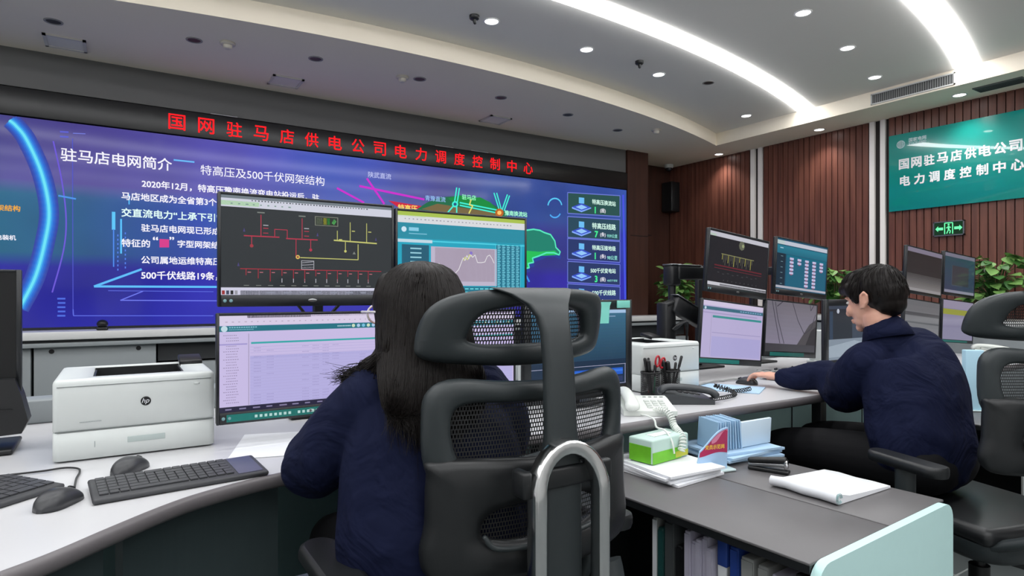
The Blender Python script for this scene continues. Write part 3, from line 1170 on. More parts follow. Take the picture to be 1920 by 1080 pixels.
# ================================================================ LOW CABINETS
def rounded_end(w, h, r, n=6):
    out = [(0, 0), (w, 0)]
    for k in range(n + 1):
        a = PI / 2 * k / n
        out.append((w - r + r * math.cos(a), h - r + r * math.sin(a)))
    for k in range(n + 1):
        a = PI / 2 + PI / 2 * k / n
        out.append((r + r * math.cos(a), h - r + r * math.sin(a)))
    return out


CABZ = 0.6


def cabinet(label, loc, rz, L=0.92):
    t = thing('low_cabinet', label, 'cabinet', loc, rz, None)
    w = 0.738
    mb = MB()
    mb.prism(rounded_end(w, CABZ - 0.001, 0.05), 0.0, 0.022, 'y', True)
    mb.build('end_panel', TEAL_PANEL, t, 'pale teal end panel with rounded corners')
    for x0, x1 in ((0.004, 0.385), (0.391, w - 0.004)):
        mb = MB()
        mb.box(((x0 + x1) / 2, 0.022 + L / 2, CABZ - 0.0045), (x1 - x0, L - 0.001, 0.007), 0.002)
        mb.build('top', DARK_TOP, t)
        mb = MB()
        mb.box(((x0 + x1) / 2, 0.022 + L / 2, CABZ - 0.0175), (x1 - x0 - 0.002, L - 0.003, 0.018))
        mb.build('top_edge', CHAIR_DK, t, 'black edge under the top')
    mb = MB()
    mb.box((w / 2, L + 0.005, 0.29), (w - 0.01, 0.02, 0.574))
    mb.build('rear_panel', CONSOLE_D, t)
    mb = MB()
    mb.box((0.388, 0.022 + L / 2, 0.29), (0.02, L - 0.03, 0.57))
    mb.build('divider', CHAIR_DK, t)
    mb = MB()
    mb.box((w / 2, 0.022 + L / 2, 0.08), (w - 0.012, L - 0.03, 0.16))
    mb.build('plinth', CONSOLE_D, t)
    mb = MB()
    mb.box((0.17, 0.05, 0.36), (0.31, 0.02, 0.40))
    mb.build('side_panel', CHAIR_DK, t)
    mb = MB()
    mb.box((w - 0.012, 0.022 + L / 2, 0.36), (0.018, L - 0.04, 0.41))
    mb.build('door', CONSOLE_D, t)
    return t


CAB = (1.284, 0.775, 0.0)
CRZ = math.radians(-1.2)
cabinet('low dark-topped cabinet with pale teal end panel between the woman and the man', CAB, math.radians(3.2))
cabinet('low dark-topped cabinet behind the man, carrying the pale blue box file', (3.30, 0.72, 0), 0.0)


def on_cab(x, y, z=0.0):
    """a point given in the near cabinet's own frame"""
    c, s_ = math.cos(math.radians(3.2)), math.sin(math.radians(3.2))
    return (CAB[0] + x * c - y * s_, CAB[1] + x * s_ + y * c, z)


# binders and books standing on the open shelf (spines face the aisle)
def book(label, y, th, h, d, cover, spine=None, tilt=0.0, cat='binder', x0=0.06, cap=None):
    t = thing('binder' if cat == 'binder' else 'book', label, cat, on_cab(x0, y, 0.161), math.radians(3.2), 'binders and books on the open shelf')
    t.rotation_euler = (tilt, 0, math.radians(3.2))
    mb = MB()
    mb.box((d / 2, 0, h / 2), (d, th, h), 0.003)
    mb.build('cover', cover, t)
    mb = MB()
    mb.box((-0.0008, 0, h * (0.5 if not cap else 0.42)), (0.003, th * 0.92, h * (0.96 if not cap else 0.8)))
    mb.build('spine', spine or cover, t)
    if cap:
        mb = MB()
        mb.box((0.012, 0, h * 0.91), (0.03, th * 1.02, h * 0.18), 0.002)
        mb.build('spine_cap', cap, t)
    return t


GREYB = pm('binder_grey', (150, 152, 150), 0.6)
GREYD = pm('binder_dark_grey', (74, 78, 80), 0.6)
BLUEB = pm('binder_blue', (40, 70, 150), 0.5)
LILAC = pm('paper_lilac', (186, 182, 200), 0.7)
TEALD = pm('binder_dark_teal', (30, 78, 76), 0.5)
book('white narrow binder at the dark end of the open shelf', 0.515, 0.016, 0.385, 0.24, GREYB, PAPER)
book('dark teal binder beside the narrow white binder', 0.494, 0.018, 0.36, 0.22, TEALD, TEALD)
book('dark grey folder beside the dark teal binder on the open shelf', 0.462, 0.03, 0.39, 0.24, GREYD, GREYD)
book('black folder touching the lilac paper sheaves on the open shelf', 0.427, 0.02, 0.33, 0.22, CHAIR_DK, CHAIR_DK)
for i in range(5):
    book(['lilac-grey paper sheaf touching the black folder', 'lilac-grey paper sheaf second from the black folder', 'middle one of five lilac-grey paper sheaves on the open shelf', 'lilac-grey paper sheaf second from the blue-capped binder', 'lilac-grey paper sheaf touching the blue-capped binder'][i], 0.392 - i * 0.018, 0.0165, 0.385 - 0.012 * ((i * 2) % 3), 0.23, LILAC, LILAC, 0.0, 'papers', 0.05 + 0.008 * (i % 2))
book('white binder with blue spine cap near the middle of the shelf', 0.286, 0.028, 0.395, 0.24, GREYB, PAPER, 0, 'binder', 0.06, BLUEB)
book('solid blue binder beside the blue-capped white binder', 0.252, 0.022, 0.385, 0.24, BLUEB, BLUEB)
book('pale grey binder next to the solid blue binder', 0.214, 0.034, 0.37, 0.24, GREYB, GREYB)
book('grey folder second from the aisle end of the shelf', 0.170, 0.028, 0.365, 0.24, GREYB, GREYB)
book('lilac-grey binder nearest the teal end panel', 0.132, 0.03, 0.355, 0.24, LILAC, LILAC)

# stack of papers with tissue box
def sheets(loc, rz, n, w, d, label_fn, mat, group, th=0.006):
    z = loc[2]
    for i in range(n):
        dx, dy = random.uniform(-.012, .012), random.uniform(-.012, .012)
        mb = MB()
        k = 8
        rings = []
        for j in range(k + 1):
            y = -d / 2 + d * j / k
            wv = 0.0006 * math.sin(j * 1.3 + i)
            rings.append([(-w / 2, y, wv), (w / 2, y, wv), (w / 2, y, th - 0.001 + wv), (-w / 2, y, th - 0.001 + wv)])
        mb.loft(rings, smooth=False)
        o = mb.build('paper_bundle', mat)
        o.location = (loc[0] + dx, loc[1] + dy, z)
        o.rotation_euler = (0, 0, rz + random.uniform(-.12, .12))
        tag(o, label_fn(i), 'papers', group)
        z += th
    return z


ordn = ['bottom', 'second', 'third', 'fourth', 'fifth', 'sixth']
zt = sheets((1.555, 1.49, CABZ), 0.05, 4, 0.24, 0.3, lambda i: ('bottom bundle of white papers under the tissue box' if i == 0 else 'topmost bundle of white papers directly under the tissue box' if i == 3 else '%s bundle from below in the white paper stack under the tissue box' % ordn[i]), PAPER, 'white paper stack', 0.0085)
t = thing('tissue_box', 'green and white tissue box on the paper stack under the desk edge', 'tissue box', (1.56, 1.515, zt + 0.001), 0.12)
mb = MB()
mb.box((0, 0, 0.04), (0.20, 0.10, 0.08), 0.006)
mb.build('carton', pm('tissue_carton_pale', (190, 216, 206), 0.5), t)
mb = MB()
gr = pm('tissue_green', (110, 190, 40), 0.5, noise_amt=0.25, nscale=25)
mb.mat(gr).box((-0.02, -0.0504, 0.02), (0.155, 0.0012, 0.038))
mb.box((-0.1004, 0, 0.03), (0.0012, 0.09, 0.055))
mb.mat(pm('tissue_yellow', (206, 206, 70), 0.5)).box((0.06, -0.0506, 0.015), (0.07, 0.0013, 0.02))
mb.build('printed_band', None, t)
mb = MB()
mb.tube([(-0.05, 0, 0.0805), (0.05, 0, 0.0805)], [(0.002, 0.02), (0.002, 0.02)], 8)
mb.build('slot', pm('tissue_slot', (230, 236, 236), 0.6), t)
# blue tinted papers, one bundle standing fanned against the desk
zb = sheets((1.93, 1.50, CABZ), -0.1, 4, 0.3, 0.22, lambda i: ('%s pale blue document bundle lying below the upright blue papers' % ['bottom', 'second', 'third', 'topmost'][i]), PAPER_B, 'pale blue document pile', 0.009)
t = thing('document_stand', 'pale blue papers standing upright and fanned on the blue pile', 'papers', (1.90, 1.47, zb + 0.001), -0.28)
mb = MB()
for i in range(10):
    mb.mat(PAPER_B if i % 2 else pm('blue_paper_shade', (150, 186, 214), 0.7))
    mb.at((-0.11 + i * 0.013, -0.012 + 0.002 * i, 0.0), (0, math.radians(4 - i), 0))
    mb.box((0, 0.02, 0.052), (0.004, 0.12, 0.102 - 0.002 * (i % 3)))
mb.at()
mb.build('fanned_sheets', None, t)
mb = MB()
mb.at((0.085, 0, 0), (0.06, 0, 0.25))
mb.box((0, 0, 0.047), (0.17, 0.012, 0.094), 0.002)
mb.build('front_sheet', pm('pale_blue_sheet', (208, 226, 240), 0.7), t)
# flag-shaped desk sign
t = thing('desk_sign', 'small red flag-shaped desk sign with yellow Chinese characters on the cabinet', 'desk sign', (1.675, 1.385, CABZ), -0.22)
ACR = pm('pale_acrylic', (206, 226, 226), 0.15, alpha=0.9)
mb = MB()
mb.box((0, 0, 0.004), (0.16, 0.05, 0.008), 0.003)
mb.build('foot', ACR, t)
wave = lambda x: 0.012 * math.sin((x + 0.02) * 38)
xs = [-0.056 + 0.112 * i / 12 for i in range(13)]
mb = MB()
out = [(x - 0.004, 0.008) for x in (-0.06, 0.062)] + [(x + 0.006, 0.112 + 0.03 * (x / 0.056) + wave(x) * 0.9) for x in xs[::-1]]
mb.prism(out, -0.003, 0.003, 'y')
mb.build('plate', pm('sign_plate_pale_blue', (168, 200, 232), 0.3), t)
mb = MB()
mb.mat(pm('flag_magenta_red', (170, 34, 84), 0.35))
lo = [(x + 0.003, -0.0034, 0.058 + wave(x) * 0.5) for x in xs]
hi = [(x + 0.005, -0.0034, 0.107 + 0.03 * (x / 0.056) + wave(x) * 0.85) for x in xs]
mb.add(lo + hi, [(i, i + 1, 14 + i, 13 + i) for i in range(12)], False)
mb.mat(pm('flag_pink_band', (214, 130, 160), 0.35))
mb.add([(p[0], -0.0036, p[2] - 0.012 - 0.01 * math.sin(i * 0.8)) for i, p in enumerate(hi[5:])] + [(p[0], -0.0036, p[2] - 0.002) for p in hi[5:]], [(i, i + 1, 9 + i, 8 + i) for i in range(7)], False)
text_fit(mb, '党员示范岗', -0.03, 0.047, 0.083, -0.0038, pm('flag_yellow', (240, 196, 70), 0.4), 0.02)
mb.build('flag_print', None, t)
# stapler
t = thing('stapler', 'black stapler with chrome nose beside the white notepad', 'stapler', (1.838, 1.285, CABZ), math.radians(-68))
mb = MB()
mb.box((0, 0, 0.006), (0.13, 0.032, 0.012), 0.004)
mb.build('base', BLACK, t)
mb = MB()
mb.at((-0.005, 0, 0.022), (0, math.radians(-6), 0)).box((0, 0, 0), (0.12, 0.022, 0.012), 0.003)
mb.build('magazine', METAL, t)
mb = MB()
mb.at((-0.005, 0, 0.038), (0, math.radians(-8), 0)).box((0, 0, 0), (0.125, 0.028, 0.018), 0.008)
mb.build('arm', BLACK, t)
mb = MB()
mb.box((0.055, 0, 0.03), (0.012, 0.024, 0.03), 0.004)
mb.build('nose', CHROME, t, 'chrome nose')
# notepad with curled-over pages
t = thing('notepad', 'white notepad with its pages rolled over, lying on the cabinet', 'notepad', (1.845, 1.078, CABZ), 0.0)
mb = MB()
prof = [(0.145, 0.001)]
cs = []
for k in range(15):
    a = math.radians(-90 - 270 * k / 14)
    cs.append((-0.135 + 0.017 * math.cos(a), 0.018 + 0.017 * math.sin(a)))
outer = [(0.148, 0.001)] + cs[:1] + cs[1:9] + [(-0.115, 0.026), (-0.08, 0.018), (0.0, 0.014), (0.146, 0.008)]
rings = []
for y, k in ((-0.105, 0), (-0.05, 0.001), (0.0, 0), (0.06, 0.002), (0.105, 0)):
    rings.append([(p[0] + k * 4 - 0.06 * 0, y, p[1] + k * 0.3) for p in outer])
mb.loft(rings)
mb.build('pages', PAPER, t)
mb = MB()
for j in range(3):
    r = 0.015 - j * 0.004
    mb.tube([(-0.135 + r * math.cos(a), -0.1065, 0.018 + r * math.sin(a)) for a in [math.radians(q * 20) for q in range(17)]], 0.0008, 4)
mb.build('roll_edge', pm('page_edge_teal', (150, 190, 190), 0.6), t)

# cabinet behind the man: box file, green cup, white carton
t = thing('box_file', 'tall slim pale blue box file standing on the cabinet behind the man', 'box file', (3.672, 1.395, CABZ), -0.75)
mb = MB()
mb.box((0, 0, 0.157), (0.085, 0.04, 0.305), 0.004)
mb.build('case', pm('pale_blue_card', (172, 210, 228), 0.6), t)
mb = MB()
mb.box((0, 0.01, 0.004), (0.13, 0.09, 0.006), 0.002)
mb.build('foot', ACR, t)
t = thing('paper_cup', 'green paper cup partly hidden behind the man near the pale blue box file', 'cup', (3.60, 1.47, CABZ), 0)
mb = MB()
mb.lathe([(0.03, 0), (0.041, 0.1), (0.038, 0.1), (0.028, 0.004), (0.001, 0.004)])
mb.build('wall', pm('cup_green', (150, 200, 60), 0.5), t)
mb = MB()
mb.lathe([(0.041, 0.098), (0.0435, 0.1), (0.041, 0.103), (0.038, 0.1)])
mb.build('rim', PAPER, t)
for i in range(4):
    tt = thing('binder', '%s binder on the low shelf behind the man' % ['lilac', 'white', 'blue', 'grey'][i], 'binder', (3.33, 0.85 + i * 0.07, 0.161), 0, 'binders behind the man')
    mb = MB()
    mb.box((0.12, 0, 0.17), (0.24, 0.05, 0.34), 0.004)
    mb.build('cover', [LILAC, PAPER, BLUEB, GREYB][i], tt)
    mb = MB()
    mb.box((-0.0006, 0, 0.2), (0.002, 0.03, 0.12))
    mb.build('spine_tag', PAPER, tt)

# ================================================================ PRINTERS
def printer(label, loc, rz=0.0, w=0.385, d=0.355, h=0.218):
    t = thing('laser_printer', label, 'printer', loc, rz)
    def rr(ins, z, x0=-w / 2, y0=0.0, x1=w / 2, y1=d, r=0.016):
        return [(p[0], p[1], z) for p in rrect(x0 + ins, y0 + ins, x1 - ins, y1 - ins, max(r - ins, 0.002), 6)]
    mb = MB()
    mb.loft([rr(0.01, 0.002), rr(0, 0.006), rr(0, 0.0775), rr(0.003, 0.0795)])
    mb.build('paper_tray', PRINTER_W, t)
    tw0, tw1, ty0, ty1 = -0.108, 0.122, 0.052, 0.315
    mb = MB()
    mb.loft([rr(0.003, 0.0805), rr(0, 0.083), rr(0, h - 0.012), rr(0.0015, h - 0.006), rr(0.005, h - 0.0015), rr(0.011, h), rr(0, h, tw0, ty0, tw1, ty1, 0.004), rr(0, 0.15, tw0, ty0, tw1, ty1, 0.004)], caps=False)
    mb.build('housing', PRINTER_W, t)
    mb = MB()
    rings = []
    for k in range(9):
        y = ty0 + (ty1 - ty0) * k / 8
        z = h - 0.008 - 0.042 * (k / 8) ** 1.3
        rings.append([(tw0 + 0.001, y, z), (tw1 - 0.001, y, z), (tw1 - 0.001, y, z - 0.006), (tw0 + 0.001, y, z - 0.006)])
    mb.loft(rings)
    mb.build('output_tray', PRINTER_G, t)
    mb = MB()
    mb.box(((tw0 + tw1) / 2, ty1 - 0.006, 0.186), (tw1 - tw0 - 0.003, 0.01, 0.058))
    mb.box((tw0 + 0.004, (ty0 + ty1) / 2 + 0.03, 0.186), (0.005, 0.19, 0.05))
    mb.box((tw1 - 0.004, (ty0 + ty1) / 2 + 0.03, 0.186), (0.005, 0.19, 0.05))
    mb.build('output_slot', CHAIR_DK, t)
    mb = MB()
    mb.at((0.152, 0.29, h + 0.010), (math.radians(10), 0, 0)).box((0, 0, 0), (0.066, 0.085, 0.018), 0.004)
    mb.build('control_panel', BLACK, t)
    mb = MB()
    mb.box((0, -0.0006, 0.0815), (w - 0.012, 0.0024, 0.0022))
    mb.box((0, -0.0006, 0.1995), (w - 0.02, 0.0024, 0.0012))
    mb.build('seam', pm('seam_grey', (110, 116, 116), 0.6), t)
    mb = MB()
    mb.mat(pm('recess_shade', (180, 192, 190), 0.5)).box((0.02, -0.0006, 0.045), (0.09, 0.0024, 0.016), 0.001)
    mb.build('tray_handle', None, t)
    mb = MB()
    mb.mat(PRINTER_W).ell((0.145, -0.001, 0.187), (0.008, 0.0025, 0.0035))
    mb.build('power_button', None, t)
    mb = MB()
    n = 28
    mb.mat(BLACK)
    mb.add([(0.018 + 0.0125 * math.cos(2 * PI * k / n), -0.0015, 0.147 + 0.0125 * math.sin(2 * PI * k / n)) for k in range(n)], [list(range(n))], False)
    text_fit(mb, 'hp', 0.0095, 0.0265, 0.1465, -0.002, PAPER, 0.0, None, 0.28)
    mb.build('logo', None, t, 'round black logo with white letters')
    mb = MB()
    mb.mat(pm('label_grey', (170, 178, 178), 0.5))
    for k in range(14):
        mb.box((-0.132 + k * 0.0035, -0.0012, 0.1035), (0.0024, 0.0012, 0.0022))
    mb.mat(pm('tray_arrow', (150, 160, 160), 0.5)).box((-0.1, -0.0012, 0.042), (0.0016, 0.0012, 0.016))
    mb.build('marking', None, t)
    return t


printer('white laser printer on the desk left of the woman, black round logo on its front', (0.045, 2.0, TOP))
p2 = printer('white laser printer behind the pen cups on the right part of the desk', (2.166, 2.02, TOP))

# ================================================================ KEYBOARDS, MICE
def keyboard(name, label, loc, rz, w, d, touch=False, th=0.012, tilt=0.06, group=None):
    t = thing(name, label, 'keyboard', loc, 0, group)
    t.rotation_euler = (tilt, 0, rz)
    mb = MB()
    mb.box((0, 0, th / 2), (w, d, th), 0.005)
    mb.build('case', KEYS, t)
    mb = MB()
    kw = w * (0.76 if touch else 0.95)
    x0 = -w / 2 + 0.012
    rows = 6
    ny = int(kw / 0.0195)
    px = kw / ny
    py = (d - 0.03) / rows
    for r in range(rows):
        k = 0
        while k < ny:
            span = 1
            if r == 0 and k == 3:
                span = min(6, ny - k)
            elif random.random() < 0.1:
                span = min(2, ny - k)
            mb.box((x0 + (k + span / 2) * px, -d / 2 + 0.02 + (r + 0.5) * py, th + 0.0018), (px * span - 0.003, py - 0.003, 0.0036))
            k += span
    mb.build('keys', KEYCAP, t)
    if touch:
        mb = MB()
        mb.box((w / 2 - (w - kw) / 2 + 0.004, 0.002, th + 0.0006), (w - kw - 0.03, d - 0.02, 0.0014), 0.0005)
        mb.build('touchpad', pm('touchpad_slate', (84, 86, 108), 0.35), t, 'flat slate-blue touch panel')
    return t


keyboard('keyboard', 'grey keyboard with a touch panel at its end, in front of the white printer', (0.125, 1.657, TOP + 0.004), math.radians(5.5), 0.36, 0.15, True)
keyboard('keyboard', 'grey wired keyboard turned at an angle, cut off at the dark corner by the mouse', (-0.315, 1.665, TOP + 0.004), math.radians(43), 0.42, 0.17)
keyboard('keyboard', 'black keyboard in front of the man among the cables', (3.04, 1.97, TOP + 0.004), 0.05, 0.42, 0.15)
keyboard('keyboard', 'dark keyboard on the far right desk behind the man', (4.45, 1.90, TOP + 0.004), 0.1, 0.42, 0.15)


def mouse(label, loc, rz, group='computer mice'):
    t = thing('computer_mouse', label, 'mouse', loc, rz, group)
    mb = MB()
    rings = []
    L, Wd, H = 0.112, 0.064, 0.036
    for k in range(15):
        u = -0.99 + 1.98 * k / 14
        y = L / 2 * u
        e = (1 - abs(u) ** 2.6) ** 0.5
        hw = Wd / 2 * e * (1 - 0.06 * math.cos(u * 3))
        hh = H * (1 - abs(u + 0.15) ** 2.3 * 0.62) * (e ** 0.55)
        ring = []
        for j in range(15):
            a = PI * j / 14
            ring.append((hw * math.copysign(abs(math.cos(a)) ** 0.65, math.cos(a)), y, hh * math.sin(a) ** 0.7))
        rings.append(ring)
    mb.loft(rings)
    mb.build('shell', MOUSE, t)
    mb = MB()
    mb.tube([(0, 0.03, 0.027), (0, 0.042, 0.022)], 0.004, 8, round_ends=True)
    mb.build('scroll_wheel', BLACK, t)
    return t


mo_a = mouse('dark grey mouse beside the angled keyboard at the desk edge', (-0.107, 1.615, TOP), math.radians(-33))
mouse('dark grey mouse standing in front of the white printer with the round logo', (0.024, 1.83, TOP), math.radians(-33))
mouse('black mouse under the hand of the man', (2.62, 1.955, TOP), math.radians(10))
mb = MB()
mb.tube(smooth_open([(-0.27, 1.93, 0.754), (-0.166, 1.924, 0.754), (-0.118, 1.93, 0.754), (-0.088, 1.905, 0.754), (-0.082, 1.861, 0.754), (-0.086, 1.80, 0.754), (-0.083, 1.665, 0.765)], 30), 0.0025, 6)
attach(mb.build('cable', BLACK), mo_a)
mb = MB()
mb.box((0, 0, 0.0008), (0.21, 0.3, 0.0016))
o = mb.build('paper_sheet', PAPER)
o.location = (0.39, 1.92, TOP)
o.rotation_euler = (0, 0, -0.3)
tag(o, 'single white sheet on the desk below the lilac screen', 'paper')
mb = MB()
mb.box((0, 0, 0.002), (0.21, 0.29, 0.004))
o = mb.build('paper_sheet', PAPER_B)
o.location = (2.42, 1.90, TOP)
o.rotation_euler = (0, 0, 0.5)
tag(o, 'bluish papers on the desk between the dark telephone and the hand of the man', 'paper')
mb = MB()
mb.box((0, 0, 0.002), (0.21, 0.14, 0.004))
o = mb.build('paper_sheet', PAPER)
o.location = (2.95, 1.73, TOP)
o.rotation_euler = (0, 0, 0.3)
tag(o, 'white slip of paper just beyond the sleeve of the man', 'paper')
# ================================================================ MONITORS
def grad(p, u0, v0, u1, v1, c0, c1, n=14, across=False):
    for i in range(n):
        a, b = i / n, (i + 1) / n
        c = [c0[k] + (c1[k] - c0[k]) * (i + 0.5) / n for k in range(3)]
        c = [round(x) for x in c]
        if across:
            p.r(u0 + (u1 - u0) * a, v0, u0 + (u1 - u0) * b, v1, c)
        else:
            p.r(u0, v0 + (v1 - v0) * a, u1, v0 + (v1 - v0) * b, c)


def dashes(p, u0, u1, v, n, c, h=0.008, fill=0.6, jitter=0.0):
    for i in range(n):
        a = u0 + (u1 - u0) * i / n
        f = fill * (1 - jitter * random.random())
        p.r(a, v, a + (u1 - u0) / n * f, v + h, c)


def pic_blank(p):
    p.r(0, 0, 1, 1, (8, 9, 11))


def pic_schematic(p):
    p.r(0, 0, 1, 1, (38, 43, 47))
    p.up().r(0, 0, 1, 0.03, (112, 122, 130))
    p.r(0, 0.03, 1, 0.115, (204, 206, 220))
    p.r(0, 0.055, 0.2, 0.1, (160, 205, 150))
    p.r(0, 0.925, 1, 1.0, (205, 204, 224))
    p.r(0.1, 0.955, 1, 1.0, (40, 46, 54))
    p.up()
    dashes(p, 0.16, 0.85, 0.034, 40, (70, 76, 84), 0.012, 0.6, 0.5)
    dashes(p, 0.05, 0.4, 0.075, 9, (120, 150, 140), 0.012, 0.4, 0.5)
    dashes(p, 0.24, 0.98, 0.968, 8, (140, 144, 160), 0.016, 0.7, 0.5)
    for i, c in enumerate(((150, 40, 40), (60, 64, 90), (30, 30, 34), (150, 150, 160))):
        p.r(0.005 + i * 0.022, 0.955, 0.02 + i * 0.022, 0.995, c)
    R, G, Y, Wt = (176, 44, 70), (120, 126, 120), (196, 196, 110), (180, 180, 190)
    w = 0.0042
    p.l([(0.12, 0.40), (0.31, 0.40)], 0.0065, R)
    p.l([(0.35, 0.41), (0.53, 0.41)], 0.0065, R)
    for x, y0 in ((0.21, 0.18), (0.44, 0.19)):
        p.l([(x, y0), (x, 0.40)], w, R)
        p.r(x - 0.02, y0 - 0.03, x + 0.02, y0 - 0.018, G)
        for q in (0.1, 0.13, 0.18):
            p.r(x + 0.012, y0 + q, x + 0.04, y0 + q + 0.008, Wt if q == 0.1 else R)
    p.l([(0.285, 0.40), (0.285, 0.32), (0.355, 0.32), (0.355, 0.41)], 0.004, R)
    p.l([(0.16, 0.40), (0.16, 0.50)], 0.004, R)
    p.c(0.16, 0.5, 0.01, (150, 50, 60))
    p.l([(0.49, 0.41), (0.49, 0.52)], w, R)
    p.c(0.49, 0.52, 0.009, R)
    p.l([(0.405, 0.41), (0.405, 0.60)], w, R)
    p.c(0.415, 0.60, 0.012, (220, 190, 90))
    p.up().c(0.415, 0.60, 0.006, (150, 50, 60))
    p.l([(0.43, 0.605), (0.78, 0.61), (0.78, 0.44)], 0.005, Y)
    p.l([(0.63, 0.405), (0.90, 0.42)], 0.008, Y)
    for x, y0, y1 in ((0.65, 0.30, 0.41), (0.73, 0.2, 0.41), (0.835, 0.2, 0.42)):
        p.l([(x, y0), (x, y1)], w, Y)
        p.r(x + 0.01, y0 + 0.09, x + 0.03, y0 + 0.1, Y)
    p.l([(0.70, 0.42), (0.70, 0.51)], w, Y)
    p.c(0.70, 0.52, 0.008, Y)
    p.p([(0.745, 0.55), (0.765, 0.55), (0.755, 0.52)], G)
    p.r(0.515, 0.155, 0.655, 0.255, (120, 124, 110))
    p.up().r(0.52, 0.162, 0.65, 0.248, (34, 40, 36))
    p.r(0.525, 0.17, 0.56, 0.24, (120, 130, 110))
    p.r(0.565, 0.17, 0.585, 0.24, (190, 190, 70))
    p.r(0.588, 0.17, 0.605, 0.24, (70, 170, 80))
    p.p([(0.615, 0.22), (0.63, 0.175), (0.645, 0.2), (0.63, 0.24)], (110, 220, 120))
    p.r(0.435, 0.635, 0.51, 0.73, Wt)
    p.up().r(0.438, 0.64, 0.507, 0.725, (44, 48, 54))
    for i in range(3):
        p.l([(0.44, 0.66 + i * 0.025), (0.505, 0.645 + i * 0.03)], 0.004, Wt)
    p.l([(0.1, 0.735), (0.93, 0.735)], w, (168, 36, 56))
    for i in range(12):
        x = 0.13 + i * 0.065
        p.l([(x, 0.74), (x, 0.80 + 0.03 * (i % 3))], 0.0035, (168, 36, 56))
        if i > 2:
            p.l([(x, 0.83), (x, 0.87)], 0.004, Wt)
        p.r(x - 0.012, 0.90, x + 0.016, 0.907, G)
        p.r(x + 0.008, 0.765, x + 0.026, 0.773, (190, 110, 120))
    for x, y in ((0.12, 0.33), (0.53, 0.34), (0.895, 0.36), (0.09, 0.68)):
        p.p([(x - 0.006, y + 0.03), (x + 0.006, y + 0.03), (x, y - 0.01)], (70, 62, 120))


def pic_schematic_small(p):
    p.r(0, 0, 1, 1, (28, 30, 36))
    p.up().r(0, 0.02, 1, 0.10, (190, 190, 200))
    p.r(0, 0.06, 0.1, 0.1, (150, 196, 140))
    p.r(0, 0.93, 1, 0.99, (196, 196, 204))
    p.r(0.2, 0.95, 1, 0.985, (60, 62, 68))
    p.up()
    p.c(0.53, 0.18, 0.05, (96, 100, 84), 8)
    p.up().c(0.55, 0.18, 0.02, (150, 160, 120), 6)
    p.l([(0.2, 0.40), (0.75, 0.41)], 0.008, (130, 130, 90))
    for i in range(22):
        p.l([(0.22 + i * 0.024, 0.41), (0.215 + i * 0.024, 0.50 + 0.05 * (i % 3))], 0.006, (96, 96, 84) if i % 4 else (190, 186, 90))
    p.l([(0.1, 0.62), (0.9, 0.635)], 0.014, (96, 34, 44))
    p.l([(0.1, 0.67), (0.9, 0.685)], 0.008, (90, 36, 46))
    for i in range(9):
        p.r(0.15 + i * 0.08, 0.74 + 0.02 * (i % 2), 0.18 + i * 0.08, 0.75 + 0.02 * (i % 2), (70, 72, 76))
        p.r(0.25 + i * 0.07, 0.87, 0.26 + i * 0.07, 0.89, (74, 76, 80))


def pic_curve(p):
    T = (18, 160, 188)
    p.r(0, 0, 1, 1, T)
    p.up().r(0, 0, 1, 0.045, (166, 190, 74))
    p.r(0, 0.045, 1, 0.125, (214, 216, 220))
    p.r(0, 0.03, 0.2, 0.06, (170, 210, 110))
    p.r(0, 0.125, 1, 0.30, (22, 136, 160))
    p.r(0, 0.31, 0.25, 0.345, (190, 214, 226))
    p.r(0.25, 0.315, 1, 0.33, (70, 205, 225))
    p.r(0.03, 0.37, 0.225, 0.98, (14, 86, 112))
    p.r(0.24, 0.38, 0.76, 0.83, (186, 178, 200))
    p.r(0.27, 0.39, 0.74, 0.78, (160, 146, 164))
    p.r(0.24, 0.84, 0.76, 1.0, (18, 116, 140))
    p.r(0.755, 0.31, 0.96, 0.93, (20, 110, 136))
    p.up()
    p.c(0.045, 0.20, 0.018, (200, 226, 240))
    p.r(0.08, 0.175, 0.15, 0.215, (130, 200, 225))
    p.r(0.08, 0.24, 0.21, 0.25, (120, 190, 215))
    for i in range(8):
        p.r(0.09, 0.405 + i * 0.05, 0.17, 0.42 + i * 0.05, (150, 206, 220))
    for i in range(5):
        for k in range(27):
            p.r(0.765 + i * 0.04, 0.325 + k * 0.022, 0.785 + i * 0.04 + 0.006 * (k % 2), 0.337 + k * 0.022, (110, 200, 220))
    p.l([(0.75, 0.33), (0.75, 0.93), (0.96, 0.93), (0.97, 0.32)], 0.003, (90, 205, 225))
    pts = [(0.28, 0.61), (0.3, 0.575), (0.34, 0.64), (0.38, 0.68), (0.42, 0.69), (0.45, 0.64), (0.47, 0.56), (0.485, 0.5), (0.50, 0.53), (0.515, 0.47), (0.53, 0.51), (0.545, 0.455), (0.56, 0.49), (0.58, 0.46), (0.60, 0.55), (0.63, 0.55), (0.66, 0.54), (0.68, 0.47), (0.70, 0.455), (0.72, 0.50), (0.735, 0.55)]
    p.l(pts, 0.005, (225, 222, 226))
    p.l([(0.49, 0.53), (0.50, 0.49), (0.52, 0.52), (0.535, 0.46), (0.55, 0.48)], 0.006, (205, 210, 120))
    p.c(0.548, 0.44, 0.012, (130, 110, 200))
    dashes(p, 0.5, 0.74, 0.86, 6, (110, 220, 230), 0.012, 0.7)
    dashes(p, 0.5, 0.74, 0.90, 7, (110, 220, 230), 0.012, 0.7)
    dashes(p, 0.05, 0.9, 0.075, 30, (150, 150, 160), 0.012, 0.5, 0.6)


